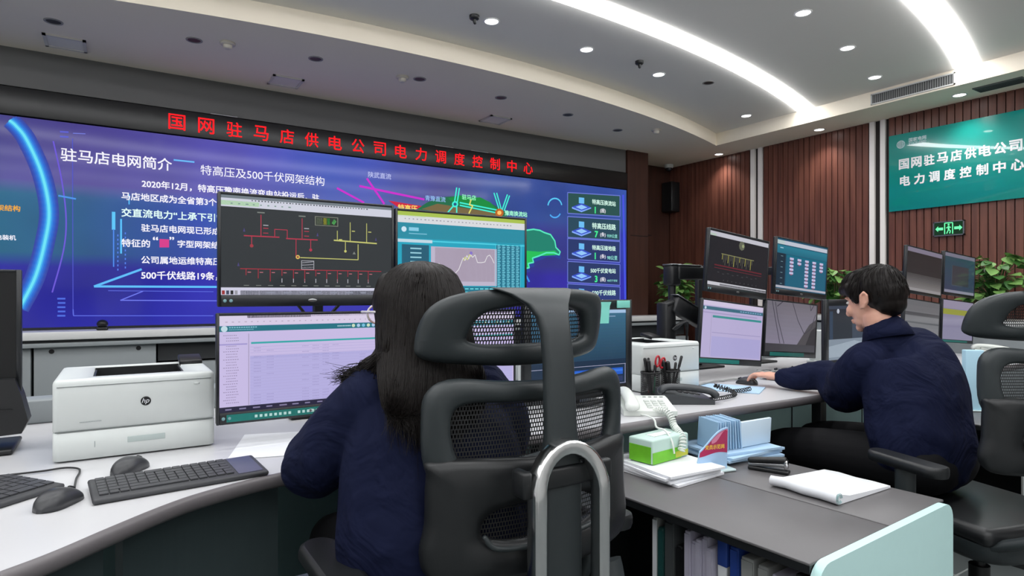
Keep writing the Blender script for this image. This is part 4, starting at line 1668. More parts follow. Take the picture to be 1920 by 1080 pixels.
def pic_table(p, seed=1, dim=1.0):
    d = lambda c: tuple(round(x * dim) for x in c)
    p.r(0, 0, 1, 1, d((198, 186, 226)))
    p.up().r(0, 0, 1, 0.10, d((214, 204, 228)))
    p.r(0.145, 0, 0.5, 0.025, (28, 26, 44))
    p.r(0.5, 0, 0.98, 0.018, (60, 50, 84))
    p.r(0, 0.105, 1, 0.165, d((34, 112, 128)))
    p.r(0, 0.945, 1, 1.0, (40, 38, 62))
    p.r(0, 0.29, 0.145, 0.305, d((160, 150, 205)))
    p.r(0.15, 0.19, 0.155, 0.94, d((168, 158, 190)))
    p.r(0.165, 0.28, 0.99, 0.30, d((60, 166, 168)))
    p.r(0.16, 0.43, 0.99, 0.945, d((180, 174, 222)))
    p.r(0.16, 0.43, 0.99, 0.455, d((158, 156, 206)))
    p.up()
    p.c(0.025, 0.135, 0.017, d((190, 216, 226)))
    dashes(p, 0.05, 0.2, 0.115, 12, d((120, 180, 196)), 0.014, 0.8, 0.2)
    dashes(p, 0.05, 0.18, 0.14, 14, d((110, 170, 190)), 0.01, 0.8, 0.2)
    for i in range(7):
        p.c(0.76 + i * 0.032, 0.135, 0.011, d(((200, 220, 190), (170, 200, 230), (120, 190, 220))[i % 3]), 8)
    dashes(p, 0.66, 0.745, 0.128, 10, d((170, 205, 214)), 0.014, 0.8, 0.2)
    for i in range(26):
        y = 0.2 + i * 0.028
        if y < 0.28 or y > 0.31:
            dashes(p, 0.02 + 0.015 * (i % 3 > 0), 0.085 + 0.02 * random.random(), y, 7, d((140, 128, 160)), 0.007, 0.7, 0.3)
    for i in range(20):
        y = 0.33 + i * 0.031
        p.r(0.16, y, 0.99, y + 0.003, d((172, 164, 212)))
        for u in (0.18, 0.25, 0.45, 0.51, 0.57, 0.63, 0.8):
            if random.random() < 0.6:
                dashes(p, u, u + 0.04, y + 0.012, 5, d((150, 142, 190)), 0.006, 0.7, 0.3)
    dashes(p, 0.03, 0.9, 0.06, 26, d((180, 168, 190)), 0.01, 0.4, 0.6)
    dashes(p, 0.03, 0.9, 0.965, 12, (130, 124, 160), 0.014, 0.6, 0.4)


def pic_touch(p):
    grad(p, 0, 0, 1, 0.66, (58, 108, 136), (34, 64, 88), 16)
    p.r(0, 0.66, 1, 1, (26, 46, 70))
    p.up().r(0, 0, 1, 0.045, (160, 190, 222))
    p.r(0, 0.73, 1, 0.735, (190, 190, 220))
    p.r(0, 0.985, 1, 0.99, (180, 180, 214))
    p.r(0.99, 0.73, 0.995, 0.99, (180, 180, 214))
    for a, b in ((0.42, 0.63), (0.78, 0.965)):
        p.r(a, 0.78, b, 0.87, (38, 92, 196))
        p.r(a, 0.80, b, 0.83, (66, 124, 222))
        p.r(a, 0.89, b, 0.96, (44, 56, 96))
    p.r(0.64, 0.75, 0.77, 0.97, (40, 62, 92))
    p.up()
    for i in range(3):
        for k in range(3):
            p.r(0.65 + i * 0.04, 0.77 + k * 0.07, 0.675 + i * 0.04, 0.80 + k * 0.07, (120, 150, 180))
    p.r(0.7, 0.08, 0.88, 0.095, (120, 150, 180))


def pic_teal(p):
    p.r(0, 0, 1, 1, (22, 78, 104))
    p.up().r(0, 0.03, 1, 0.11, (186, 192, 206))
    p.r(0, 0.03, 0.14, 0.11, (160, 196, 170))
    grad(p, 0, 0.13, 1, 0.29, (34, 122, 144), (24, 100, 124), 6)
    p.r(0, 0.29, 0.17, 0.93, (18, 42, 58))
    p.r(0.19, 0.30, 0.98, 0.93, (22, 92, 118))
    p.r(0.19, 0.30, 0.98, 0.36, (30, 116, 134))
    p.r(0, 0.935, 1, 0.98, (170, 172, 184))
    p.up()
    for i, n in enumerate((5, 2, 8, 8, 3)):
        for k in range(n):
            u = 0.25 + i * 0.15
            v = 0.345 + k * 0.073
            p.r(u, v, u + 0.075, v + 0.045, (190, 186, 218))
            p.r(u + 0.02, v + 0.05, u + 0.055, v + 0.062, (190, 80, 110))
    for k in range(6):
        p.r(0.08, 0.34 + k * 0.11, 0.12, 0.352 + k * 0.11, (110, 140, 150))
    p.r(0.06, 0.17, 0.12, 0.19, (150, 190, 210))


def pic_lilac(p):
    p.r(0, 0, 1, 1, (180, 170, 208))
    p.up().r(0, 0, 1, 0.08, (204, 194, 220))
    p.r(0, 0.10, 1, 0.16, (60, 104, 124))
    p.r(0, 0.2, 0.9, 0.22, (160, 150, 190))
    p.r(0.16, 0.25, 0.98, 0.29, (58, 140, 140))
    p.r(0.14, 0.24, 0.145, 0.95, (160, 150, 180))
    p.r(0.16, 0.55, 0.98, 0.56, (150, 142, 184))
    p.r(0.16, 0.62, 0.98, 0.98, (168, 162, 208))
    p.up()
    dashes(p, 0.6, 0.98, 0.12, 9, (120, 160, 190), 0.02, 0.7)
    p.c(0.04, 0.13, 0.015, (190, 210, 224))


def pic_grey(p):
    grad(p, 0, 0, 1, 0.85, (108, 104, 114), (128, 122, 140), 10)  # grey gradient with darker shapes and curved lines laid over it
    p.r(0, 0.85, 1, 1, (62, 60, 66))
    p.up()
    p.p([(0.62, 0.85), (0.86, 0.42), (1, 0.3), (1, 0.85)], (72, 68, 72))
    p.p([(0.80, 0.85), (0.9, 0.55), (1, 0.45), (1, 0.85)], (44, 42, 46))
    for pts in ([(0.1, 0), (0.16, 0.3), (0.28, 0.84)], [(0.16, 0.02), (0.22, 0.35), (0.36, 0.84)], [(0.5, 0), (0.62, 0.35), (0.76, 0.62)], [(0.98, 0.2), (0.9, 0.5), (0.76, 0.62)], [(0.3, 0.0), (0.2, 0.1)], [(0.86, 0), (0.88, 0.12), (0.94, 0.0)]):
        p.l(pts, 0.012, (66, 62, 74))


def pic_far_dark(p):
    grad(p, 0, 0.1, 1, 0.6, (36, 36, 38), (40, 40, 42), 4)
    grad(p, 0, 0.6, 1, 0.93, (62, 62, 64), (120, 118, 118), 8)
    p.r(0, 0, 1, 0.1, (120, 114, 132))
    p.r(0, 0.93, 1, 1, (140, 138, 140))


def pic_far_teal(p):
    grad(p, 0, 0.09, 1, 0.93, (36, 66, 78), (48, 58, 82), 8)
    p.r(0, 0, 1, 0.09, (110, 110, 126))
    p.r(0, 0.93, 1, 1, (128, 128, 146))
    p.up().r(0.25, 0.3, 0.8, 0.8, (50, 52, 60))
    p.l([(0.25, 0.3), (0.25, 0.8), (0.6, 0.8)], 0.008, (80, 88, 92))


def pic_far_grey(p):
    grad(p, 0, 0, 1, 1, (96, 98, 102), (126, 126, 130), 8)
    p.up().r(0, 0.28, 1, 0.36, (70, 72, 76))
    p.r(0, 0.5, 1, 0.54, (84, 86, 90))


def pic_far_lilac(p):
    p.r(0, 0, 1, 1, (128, 124, 150))
    p.up().r(0, 0.22, 0.8, 0.36, (140, 144, 60))
    p.r(0, 0, 1, 0.2, (140, 134, 156))


def pic_phone_terminal(p):
    p.r(0, 0, 1, 1, (52, 62, 78))
    p.up().r(0, 0.06, 0.55, 0.62, (30, 36, 46))
    p.r(0, 0.62, 1, 1, (124, 136, 150))  # pale lower part: a reflection on the screen, painted into its colours
    p.p([(0.0, 0.75), (0.6, 0.66), (1, 0.75), (1, 0.95), (0, 0.95)], (160, 172, 184))
    p.c(0.22, 0.10, 0.03, (220, 226, 240))
    p.r(0.03, 0.1, 0.1, 0.62, (70, 84, 104))


def monitor(label, x0, x1, z0, z1, y, pic, roll=0.0, rz=0.0, side=0.008, top=0.008, bot=0.034, group=None, sticker=False, tilt=0.0, thick=0.04, logo=True, lead=False):
    cx, cz = (x0 + x1) / 2, (z0 + z1) / 2
    t = thing('monitor', label, 'monitor', (cx, y, cz), 0, group)
    t.rotation_euler = (tilt, roll, rz)
    w, h = x1 - x0, z1 - z0
    mb = MB()
    mb.box((0, 0.012, 0), (w, 0.022, h), 0.004)
    mb.box((0, 0.03, -0.01), (w * 0.7, thick, h * 0.6), 0.012)
    mb.build('housing', BLACK_BEZEL, t)
    dw, dh = w - 2 * side, h - top - bot
    p = Pic(dw, dh, -0.0008)
    pic(p)
    o = p.build('display', t)
    o.location = (0, 0, (bot - top) / 2)
    mb = MB()
    mb.box((-w / 2 + side / 2, -0.001, 0), (side, 0.006, h), 0.001, 1)
    mb.box((w / 2 - side / 2, -0.001, 0), (side, 0.006, h), 0.001, 1)
    mb.box((0, -0.001, h / 2 - top / 2), (w - 2 * side, 0.006, top), 0.001, 1)
    mb.box((0, -0.001, -h / 2 + bot / 2), (w - 2 * side, 0.006, bot), 0.001, 1)
    mb.build('bezel', BLACK_BEZEL, t)
    if logo:
        mb = MB()
        mb.ell((0, -0.0045, -h / 2 + bot * 0.52), (0.014, 0.0015, 0.005), 14, 6)
        mb.build('badge', METAL, t)
        mb = MB()
        mb.mat(pm('button_teal_grey', (120, 160, 166), 0.5))
        for k in range(2):
            mb.ell((-w / 2 + 0.018 + k * 0.016, -0.0045, -h / 2 + bot * 0.5), (0.005, 0.0015, 0.005), 10, 6)
        mb.build('buttons', None, t)
    if sticker:
        mb = MB()
        sx0, sx1 = sticker
        mb.mat(GREEN_BEZEL).box((w * (sx0 + sx1) / 2 - w / 2, -0.0046, -h / 2 + bot * 0.5), (w * (sx1 - sx0), 0.0012, bot * 0.62))
        mb.mat(pm('sticker_marks', (190, 226, 220), 0.5))
        if sx1 > 0.9:
            for k in range(22):
                if k % 9 != 8:
                    mb.box((-w * 0.3 + k * 0.0135, -0.0056, -h / 2 + bot * 0.5), (0.0075, 0.0006, 0.008))
        mb.build('green_strip', None, t)
    return t


monitor('upper left monitor before the woman, dark red and yellow circuit diagram', 0.236, 0.763, 1.158, 1.486, 1.925, pic_schematic)
monitor('upper right monitor before the woman, teal page with a load curve chart', 0.768, 1.288, 1.155, 1.478, 1.925, pic_curve, logo=False, bot=0.018)
monitor('lower left monitor before the woman, lilac table page with green strip below', 0.232, 0.758, 0.822, 1.140, 1.925, pic_table, sticker=(0.05, 1.0))
monitor('lower right monitor before the woman, mostly hidden by her chair headrest', 0.70, 1.213, 0.822, 1.140, 1.885, lambda p: pic_table(p, 2), rz=-0.0, logo=False, bot=0.02)
tm = monitor('touch-screen console right of the woman with thick black frame and blue keypad', 1.26, 1.797, 0.782, 1.171, 1.90, pic_touch, side=0.032, top=0.04, bot=0.045, logo=False)
mb = MB()
ac = pm('mint_acrylic', (150, 238, 222), 0.2, alpha=0.75)
mb.prism([(0.045, 0.186), (0.15, 0.186), (0.142, 0.17), (0.136, 0.10), (0.072, 0.10), (0.06, 0.17)], -0.010, -0.005, 'y')
mb.box((0.218, -0.007, 0.176), (0.07, 0.006, 0.03), 0.002)
mb.mats = [ac]
mb.build('mint_clip', None, tm, 'translucent mint green clips on the top edge')
mb = MB()
mb.box((0, 0.05, -0.2105), (0.24, 0.15, 0.008), 0.003)
mb.box((0, 0.055, -0.12), (0.06, 0.03, 0.19), 0.004)
mb.build('stand', BLACK, tm)
RO = math.radians(5.5)
monitor('upper left monitor before the man, dark one-line diagram', 2.553, 3.078, 1.185, 1.515, 2.15, pic_schematic_small, roll=RO, rz=0.03)
monitor('upper right monitor before the man, teal page with columns of pale tiles', 3.155, 3.69, 1.175, 1.505, 2.17, pic_teal, roll=math.radians(4.5), rz=0.02)
monitor('lower left monitor before the man, lilac page with one green line', 2.50, 3.03, 0.815, 1.150, 2.15, pic_lilac, roll=RO, rz=0.03, sticker=(0.0, 0.62), logo=False)
monitor('lower right monitor before the man, grey picture with dark curved lines', 3.045, 3.56, 0.825, 1.15, 2.16, pic_grey, roll=math.radians(4.5), rz=0.02, sticker=(0.1, 0.75), logo=False)
tj = monitor('dark touch-screen console partly hidden behind the face of the man', 3.155, 3.635, 0.80, 1.165, 1.87, pic_phone_terminal, side=0.03, top=0.035, bot=0.04, logo=False)
mb = MB()
mb.box((0, 0.1, -0.178), (0.24, 0.16, 0.008), 0.003)
mb.box((0, 0.09, -0.1), (0.06, 0.02, 0.16), 0.004)
mb.build('stand', BLACK, tj)
monitor('upper left monitor on the far desk behind the man, nearly black screen', 4.61, 5.14, 1.185, 1.515, 2.15, pic_far_dark, roll=math.radians(5), logo=False, bot=0.02)
monitor('upper right monitor on the far desk, dim teal window', 5.17, 5.69, 1.175, 1.50, 2.15, pic_far_teal, roll=math.radians(4), logo=False, bot=0.02)
monitor('lower left monitor on the far desk behind the shoulder of the man, grey screen', 4.58, 5.10, 0.82, 1.15, 2.15, pic_far_grey, roll=math.radians(5), logo=False, bot=0.02)
monitor('lower right monitor on the far desk, lilac page with a yellow-green bar', 5.14, 5.66, 0.82, 1.145, 2.15, pic_far_lilac, roll=math.radians(4), logo=False, bot=0.024, sticker=(0.0, 0.8))
lm = monitor('black unlit monitor cut off at the dark edge beside the white printer', -0.80, -0.236, 0.905, 1.264, 2.25, pic_blank, logo=False, bot=0.05, side=0.012)
mb = MB()
mb.prism([(-0.10, -0.30), (0.285, -0.285), (0.30, -0.25), (0.285, -0.18), (0.27, -0.13), (-0.10, -0.13)], -0.03, 0.05, 'y')
mb.box((0.1, -0.034, -0.215), (0.33, 0.004, 0.003))
mb.build('speaker_bar', BLACK, lm)
mb = MB()
mb.box((0.12, 0.03, -0.326), (0.30, 0.2, 0.014), 0.005)
mb.box((0.08, 0.04, -0.3), (0.07, 0.05, 0.06), 0.01)
mb.build('stand', BLACK, lm)


def pole_stand(label, x, y, tops, brace=True, ht=1.33):
    t = thing('monitor_stand', label, 'monitor stand', (x, y, TOP), 0, None)
    mb = MB()
    mb.box((0, 0.01, 0.006), (0.24, 0.16, 0.012), 0.004)
    mb.build('base', BLACK, t)
    mb = MB()
    mb.box((0, 0.03, (ht - TOP) / 2), (0.034, 0.03, ht - TOP), 0.004)
    mb.build('pole', BLACK, t)
    for i, z in enumerate(tops):
        mb = MB()
        mb.box((0, -0.14, z - TOP), (0.05, 0.33, 0.05), 0.006)
        mb.build('mount_bracket', BLACK, t)
    if brace:
        for s_ in (-1, 1):
            mb = MB()
            mb.tube([(s_ * 0.015, 0.03, 1.08 - TOP), (s_ * 0.13, 0.0, 1.22 - TOP)], 0.006, 6)
            mb.build('brace', BLACK, t)
    return t


pole_stand('black pole stand behind the left pair of monitors before the woman', 0.63, 2.32, (0.98, 1.31))
pole_stand('black pole stand behind the right pair of monitors before the woman', 1.12, 2.32, (0.98, 1.31), False)
pole_stand('black pole stand behind the left pair of monitors before the man', 2.98, 2.535, (0.98, 1.34), False)
pole_stand('black pole stand behind the right pair of monitors before the man', 3.5, 2.535, (0.98, 1.34), False)
pole_stand('black pole stand behind the left pair of monitors on the far desk', 4.9, 2.535, (0.98, 1.34), False)
pole_stand('black pole stand behind the right pair of monitors on the far desk', 5.22, 2.535, (0.98, 1.34), False)
# articulated arm left of the man's screens
t = thing('articulated_screen_mount', 'black articulated monitor arm clamped left of the screens before the man', 'monitor arm', (2.53, 2.36, TOP), 0)
mb = MB()
mb.box((0, 0, 0.01), (0.09, 0.09, 0.02), 0.004)
mb.tube([(0, 0, 0.02), (0, 0, 0.50)], 0.02, 14)
mb.build('pole', BLACK, t)
mb = MB()
mb.box((0, 0, 0.545), (0.072, 0.07, 0.11), 0.012)
mb.box((0.11, -0.02, 0.56), (0.2, 0.045, 0.075), 0.01)
mb.build('upper_arm', BLACK, t)
mb = MB()
mb.mat(METAL).box((0, 0, 0.603), (0.074, 0.072, 0.008), 0.003)
mb.box((0.10, -0.02, 0.601), (0.18, 0.046, 0.006), 0.002)
mb.build('trim', None, t, 'bright metal trim')
t = thing('articulated_screen_mount', 'black lower monitor arm sloping down to the lilac screen before the man', 'monitor arm', (2.42, 2.30, TOP), 0)
mb = MB()
mb.box((0, 0, 0.20), (0.07, 0.07, 0.40), 0.008)
mb.build('pole', BLACK, t)
mb = MB()
mb.at((0.13, -0.03, 0.345), (0, math.radians(24), 0)).box((0, 0, 0), (0.24, 0.05, 0.085), 0.008)
mb.at((0.02, -0.01, 0.40), (0, math.radians(-16), 0)).box((0, 0, 0), (0.1, 0.055, 0.02), 0.006)
mb.build('arm', BLACK, t)
mb = MB()
mb.at((0.135, -0.03, 0.395), (0, math.radians(24), 0)).box((0, 0, 0), (0.23, 0.052, 0.006), 0.002)
mb.build('trim', METAL, t, 'bright metal trim')
mb = MB()
for i in range(3):
    mb.tube(smooth_open([(0.0 + i * 0.01, -0.045, 0.26), (0.06, -0.07 - i * 0.01, 0.30), (0.09, -0.06, 0.2), (0.05 + 0.02 * i, -0.06, 0.06)], 14), 0.006, 6)
mb.build('cable', BLACK, t)
# loose cables around the man's keyboard
for k, (pts, m, lab) in enumerate([
    ([(2.35, 2.02), (2.55, 2.07), (2.75, 2.05), (2.83, 2.09), (3.0, 2.07)], GREYB, 'grey cable lying in front of the lilac screen before the man'),
    ([(2.85, 2.06), (3.0, 2.10), (3.2, 2.06), (3.4, 2.09), (3.7, 2.0)], PAPER, 'white cable along the foot of the screens before the man'),
    ([(2.9, 2.10), (3.0, 2.05), (3.06, 2.10), (3.12, 2.06), (3.22, 2.10)], BLACK, 'black tangled cable under the grey picture screen'),
    ([(2.8, 2.03), (2.86, 1.98), (2.95, 1.99), (3.0, 2.04)], GREYB, 'grey cable running to the black keyboard of the man')]):
    mb = MB()
    mb.tube([(p[0], p[1], TOP + 0.005 + 0.0115 * k + 0.004 * abs(math.sin(i * 0.9 + k))) for i, p in enumerate(smooth_open(pts, 24))], 0.005, 6)
    tag(mb.build('cable', m), lab, 'cable')
for x, y, lab in ((1.60, 2.35, 'slim white upright box between the screens of the woman, behind her chair post'), (3.85, 2.31, 'slim white upright box beside the grey picture screen of the man')):
    t = thing('router_box', lab, 'box', (x, y, TOP), 0, None)
    mb = MB()
    mb.box((0, 0, 0.11), (0.075, 0.12, 0.2), 0.008)
    mb.build('case', PRINTER_W, t)
    mb = MB()
    mb.box((0, 0, 0.006), (0.1, 0.14, 0.012), 0.004)
    mb.build('foot', PRINTER_W, t)

# ================================================================ TELEPHONES, PENS
def coil(path, r, turns, rad, mat, label, extra=None):
    mb = MB()
    P = [Vector(p) for p in smooth_open(path, 200)]
    pts = []
    n = turns * 10
    for i in range(n + 1):
        u = i / n * (len(P) - 1)
        k = min(int(u), len(P) - 2)
        c = P[k].lerp(P[k + 1], u - k)
        t = (P[k + 1] - P[k]).normalized()
        a = Vector((0, 0, 1)) - t * t.z
        if a.length < 0.2:
            a = Vector((1, 0, 0)) - t * t.x
        a.normalize()
        b = t.cross(a)
        ang = 2 * PI * i / 10
        pts.append(c + a * r * math.cos(ang) + b * r * math.sin(ang))
    mb.tube(pts, rad, 5)
    o = mb.build('cord', mat)
    attach(o, label)
    return o


def telephone(label, loc, rz, body, hs, dark=True):
    t = thing('telephone', label, 'telephone', loc, rz, None)
    mb = MB()
    mb.prism([(-0.10, 0.0), (0.10, 0.0), (0.10, 0.042), (0.06, 0.04), (-0.10, 0.018)], -0.09, 0.105, 'x')
    mb.build('base', body, t)
    mb = MB()
    pts = [(-0.06, -0.11, 0.034), (-0.06, -0.085, 0.05), (-0.06, 0.0, 0.064), (-0.06, 0.085, 0.066), (-0.06, 0.11, 0.052)]
    mb.tube(smooth_open(pts, 16), [(0.016, 0.027)] * 3 + [(0.014, 0.024)] * 11 + [(0.016, 0.027)] * 3, 14, (0, 0, 1), True)
    mb.build('handset', hs, t)
    mb = MB()
    mb.mat(pm('phone_keys_dark' if dark else 'phone_keys_pale', (30, 31, 33) if dark else (206, 210, 206), 0.5))
    for i in range(3):
        for k in range(4):
            mb.box((0.015 + i * 0.027, -0.06 + k * 0.025, 0.0245 + k * 0.0037), (0.02, 0.017, 0.006), 0.002)
    mb.build('keypad', None, t)
    mb = MB()
    mb.mat(METAL if dark else pm('phone_mark_grey', (120, 124, 124), 0.5))
    for k in range(4):
        mb.box((0.018 + k * 0.022, 0.068, 0.0415), (0.012, 0.006, 0.003))
    mb.build('marks', None, t)
    return t


PH_D = pm('phone_dark_grey', (54, 57, 60), 0.4, noise_amt=0.05)
PH_W = pm('phone_cream_white', (224, 228, 222), 0.4)
ph_a = telephone('dark grey telephone in front of the pen cups', (1.985, 1.785, TOP), math.radians(57), PH_D, PH_D)
ph_b = telephone('cream white telephone nearest the desk edge, right of the chair post', (1.682, 1.715, TOP), math.radians(-33), PH_W, PH_W, False)
telephone('white telephone on the far right desk beyond the empty headrest', (5.40, 1.93, TOP), math.radians(20), PH_W, PH_W, False)
coil([(2.04, 1.70, 0.763), (2.08, 1.695, 0.763), (2.15, 1.70, 0.763), (2.24, 1.73, 0.763), (2.275, 1.80, 0.775), (2.25, 1.845, 0.785), (2.28, 1.80, 0.766), (2.33, 1.78, 0.763), (2.42, 1.785, 0.765)], 0.0075, 44, 0.0022, BLACK, ph_a)
coil([(1.66, 1.63, 0.768), (1.66, 1.585, 0.774), (1.655, 1.548, 0.756), (1.65, 1.53, 0.73), (1.645, 1.505, 0.715), (1.62, 1.462, 0.70), (1.60, 1.452, 0.665)], 0.011, 26, 0.0028, PH_W, ph_b)
mb = MB()
mb.tube(smooth_open([(1.60, 1.64, 0.756), (1.595, 1.60, 0.758), (1.585, 1.56, 0.752), (1.58, 1.545, 0.73), (1.575, 1.50, 0.728), (1.565, 1.46, 0.70), (1.57, 1.455, 0.66)], 20), 0.0035, 6)
attach(mb.build('line_cable', PH_W), ph_b)


def mesh_mat(name, col, w, hgt, wire):
    """open woven net: real gaps between the threads"""
    m = bpy.data.materials.new(name)
    m.use_nodes = True
    nt = m.node_tree
    b = nt.nodes['Principled BSDF']
    b.inputs['Base Color'].default_value = lin(col)
    b.inputs['Roughness'].default_value = 0.6
    tc = nt.nodes.new('ShaderNodeTexCoord')
    sp = nt.nodes.new('ShaderNodeSeparateXYZ')
    cb = nt.nodes.new('ShaderNodeCombineXYZ')
    br = nt.nodes.new('ShaderNodeTexBrick')
    br.offset = 0.5
    br.inputs['Scale'].default_value = 1.0
    br.inputs['Brick Width'].default_value = w
    br.inputs['Row Height'].default_value = hgt
    br.inputs['Mortar Size'].default_value = wire
    br.inputs['Mortar Smooth'].default_value = 0.0
    nt.links.new(tc.outputs['Object'], sp.inputs[0])
    nt.links.new(sp.outputs['X'], cb.inputs['X'])
    nt.links.new(sp.outputs['Z'], cb.inputs['Y'])
    nt.links.new(cb.outputs[0], br.inputs['Vector'])
    nt.links.new(br.outputs['Fac'], b.inputs['Alpha'])
    return m


WIRE = mesh_mat('wire_mesh_black', (30, 30, 32), 0.0042, 0.0042, 0.0007)


def pen_cup(label, x, y):
    t = thing('pen_cup', label, 'pen cup', (x, y, TOP), 0, 'black wire pen cups')
    mb = MB()
    mb.lathe([(0.042, 0.002), (0.042, 0.098)], seg=28)
    mb.f = mb.f[:-2]
    mb.m = mb.m[:-2]
    mb.sm = mb.sm[:-2]
    mb.build('wall', WIRE, t)
    for nm, z in (('rim', 0.1), ('base', 0.003)):
        mb = MB()
        mb.lathe([(0.0405, z - 0.003), (0.044, z - 0.003), (0.044, z + 0.003), (0.0405, z + 0.003), (0.0405, z - 0.003)] if nm == 'rim' else [(0.001, z - 0.003), (0.043, z - 0.003), (0.043, z + 0.003), (0.001, z + 0.003)], seg=28)
        mb.build(nm, BLACK, t)
    return t


pen_cup('black wire pen cup holding red scissors and pens, nearer the touch screen', 1.975, 1.968)
pen_cup('black wire pen cup holding dark pens, nearer the man', 2.10, 1.968)


def pen(label, cup, dx, dy, lean, az, mat, ln=0.145, r=0.0045):
    t = thing('pen', label, 'pen', (cup[0] + dx, cup[1] + dy, TOP + 0.008), 0, 'pens in the wire cups')
    d = Vector((math.sin(lean) * math.cos(az), math.sin(lean) * math.sin(az), math.cos(lean)))
    mb = MB()
    mb.tube([(0, 0, 0), tuple(d * ln)], r, 8, (1, 0, 0.2))
    mb.build('barrel', mat, t)
    mb = MB()
    mb.tube([tuple(d * (ln - 0.04)), tuple(d * (ln + 0.004))], r * 1.25, 8, (1, 0, 0.2), True)
    mb.build('cap', BLACK, t)
    return t


RED = pm('red_plastic', (176, 22, 40), 0.35)
GRN = pm('pen_green', (70, 170, 130), 0.4)
c1, c2 = (1.975, 1.968), (2.10, 1.968)
pen('black pen leaning toward the touch screen in the cup with the red scissors', c1, 0.0, 0, 0.22, PI, BLACK, 0.15, 0.006)
pen('second black pen beside the red scissors', c1, -0.005, -0.01, 0.16, PI + 0.3, CHAIR_DK, 0.14, 0.006)
pen('red pen standing upright beside the red scissors', c1, 0.005, 0.012, 0.06, 1.2, RED)
pen('green pen between the two cups', c1, 0.02, 0.0, 0.08, 0.2, GRN, 0.115)
pen('thick black marker in the cup nearer the man', c2, -0.02, 0, 0.2, PI, BLACK, 0.13, 0.008)
pen('thick black marker next to the first marker', c2, -0.012, -0.012, 0.14, PI, CHAIR_DK, 0.125, 0.008)
pen('short black pen leaning toward the man', c2, 0.01, 0.0, 0.25, 0.2, BLACK, 0.12, 0.005)
pen('long black pen leaning farthest toward the man', c2, 0.005, -0.01, 0.32, -0.1, BLACK, 0.155, 0.005)
t = thing('scissors', 'red-handled scissors standing in the black wire cup', 'scissors', (1.985, 1.968, TOP + 0.012), 0)
mb = MB()
mb.at((0, 0, 0), (0, 0.2, 0)).box((0, 0, 0.06), (0.012, 0.004, 0.11), 0.001)
mb.build('blades', METAL, t)
for s_ in (-1, 1):
    mb = MB()
    mb.at((0.012, 0, 0.0), (0, 0.28 + s_ * 0.12, 0)).tube([(0.012 * math.cos(a) * 1.0, 0, 0.135 + 0.024 * math.sin(a)) for a in [2 * PI * k / 16 for k in range(16)]], 0.0045, 7, (0, 1, 0), False, True)
    mb.build('handle', RED, t)

# ================================================================ PLANTS
LEAF = pm('leaf_green', (116, 158, 84), 0.45, noise_amt=0.3, nscale=12)
LEAFD = pm('leaf_dark_green', (56, 104, 44), 0.45, noise_amt=0.3, nscale=12)
POT = pm('pot_dark', (44, 44, 46), 0.5)


def plant(label, loc, h, r, n, seed, xmax=9.0):
    rnd = random.Random(seed)
    t = thing('potted_plant', label, 'plant', loc, 0, None)
    mb = MB()
    mb.lathe([(0.001, 0), (0.075, 0), (0.1, 0.14), (0.105, 0.15), (0.095, 0.15), (0.09, 0.13), (0.001, 0.13)])
    mb.build('pot', POT, t)
    mb = MB()
    lv = MB()
    for i in range(n):
        az = rnd.uniform(0, 2 * PI)
        u = rnd.random()
        zz = 0.14 + (h - 0.14) * u
        rr = r * (0.35 + 0.65 * math.sqrt(rnd.random())) * (1.0 if u < 0.6 else 1.35 - 0.6 * u)
        P = Vector((rr * math.cos(az), rr * math.sin(az), zz))
        if P.x > xmax - 0.12:
            P.x = -abs(P.x) * 0.6
            az = PI - az
        mb.tube(smooth_open([(0.02 * math.cos(az), 0.02 * math.sin(az), 0.12), (P.x * 0.5, P.y * 0.5, zz * 0.75 + 0.04), tuple(P)], 6), 0.0028, 5)
        L = rnd.uniform(0.07, 0.12)
        Wd = L * rnd.uniform(0.34, 0.44)
        out = Vector((math.cos(az + rnd.uniform(-.6, .6)), math.sin(az + rnd.uniform(-.6, .6)), rnd.uniform(-0.5, 0.35))).normalized()
        side = out.cross(Vector((0, 0, 1))).normalized()
        side = (side + Vector((0, 0, rnd.uniform(-.5, .5)))).normalized()
        up = side.cross(out).normalized()
        lv.mat(LEAF if rnd.random() < 0.65 else LEAFD)
        rows = []
        for k in range(7):
            s_ = k / 6
            wv = Wd * math.sin(PI * min(1, s_ ** 0.75 * 0.98 + 0.02)) ** 0.8
            c = P + out * (L * s_) + up * (-0.25 * L * s_ * s_)
            rows.append([c - side * wv + up * 0.15 * wv, c, c + side * wv + up * 0.15 * wv])
        vs = [p for q in rows for p in q]
        fs = []
        for k in range(6):
            for j in range(2):
                a = k * 3 + j
                fs.append((a, a + 1, a + 4, a + 3))
        lv.add(vs, fs, True)
    mb.build('stems', LEAFD, t)
    lv.build('leaves', None, t)
    return t


plant('broad-leaved potted plant at the far right below the teal wall sign', (6.10, 2.16, 0.981), 0.52, 0.22, 150, 3, 0.2)
plant('green potted plant on the grey console just behind the head of the man', (6.10, 3.52, 0.981), 0.46, 0.2, 110, 5, 0.2)
plant('dark green potted plant on the console behind the monitor arm', (5.80, 5.34, 0.937), 0.62, 0.2, 130, 8, 0.5)
# ================================================================ OFFICE CHAIRS
NET = mesh_mat('chair_net_black', (26, 27, 29), 0.0062, 0.009, 0.0013)


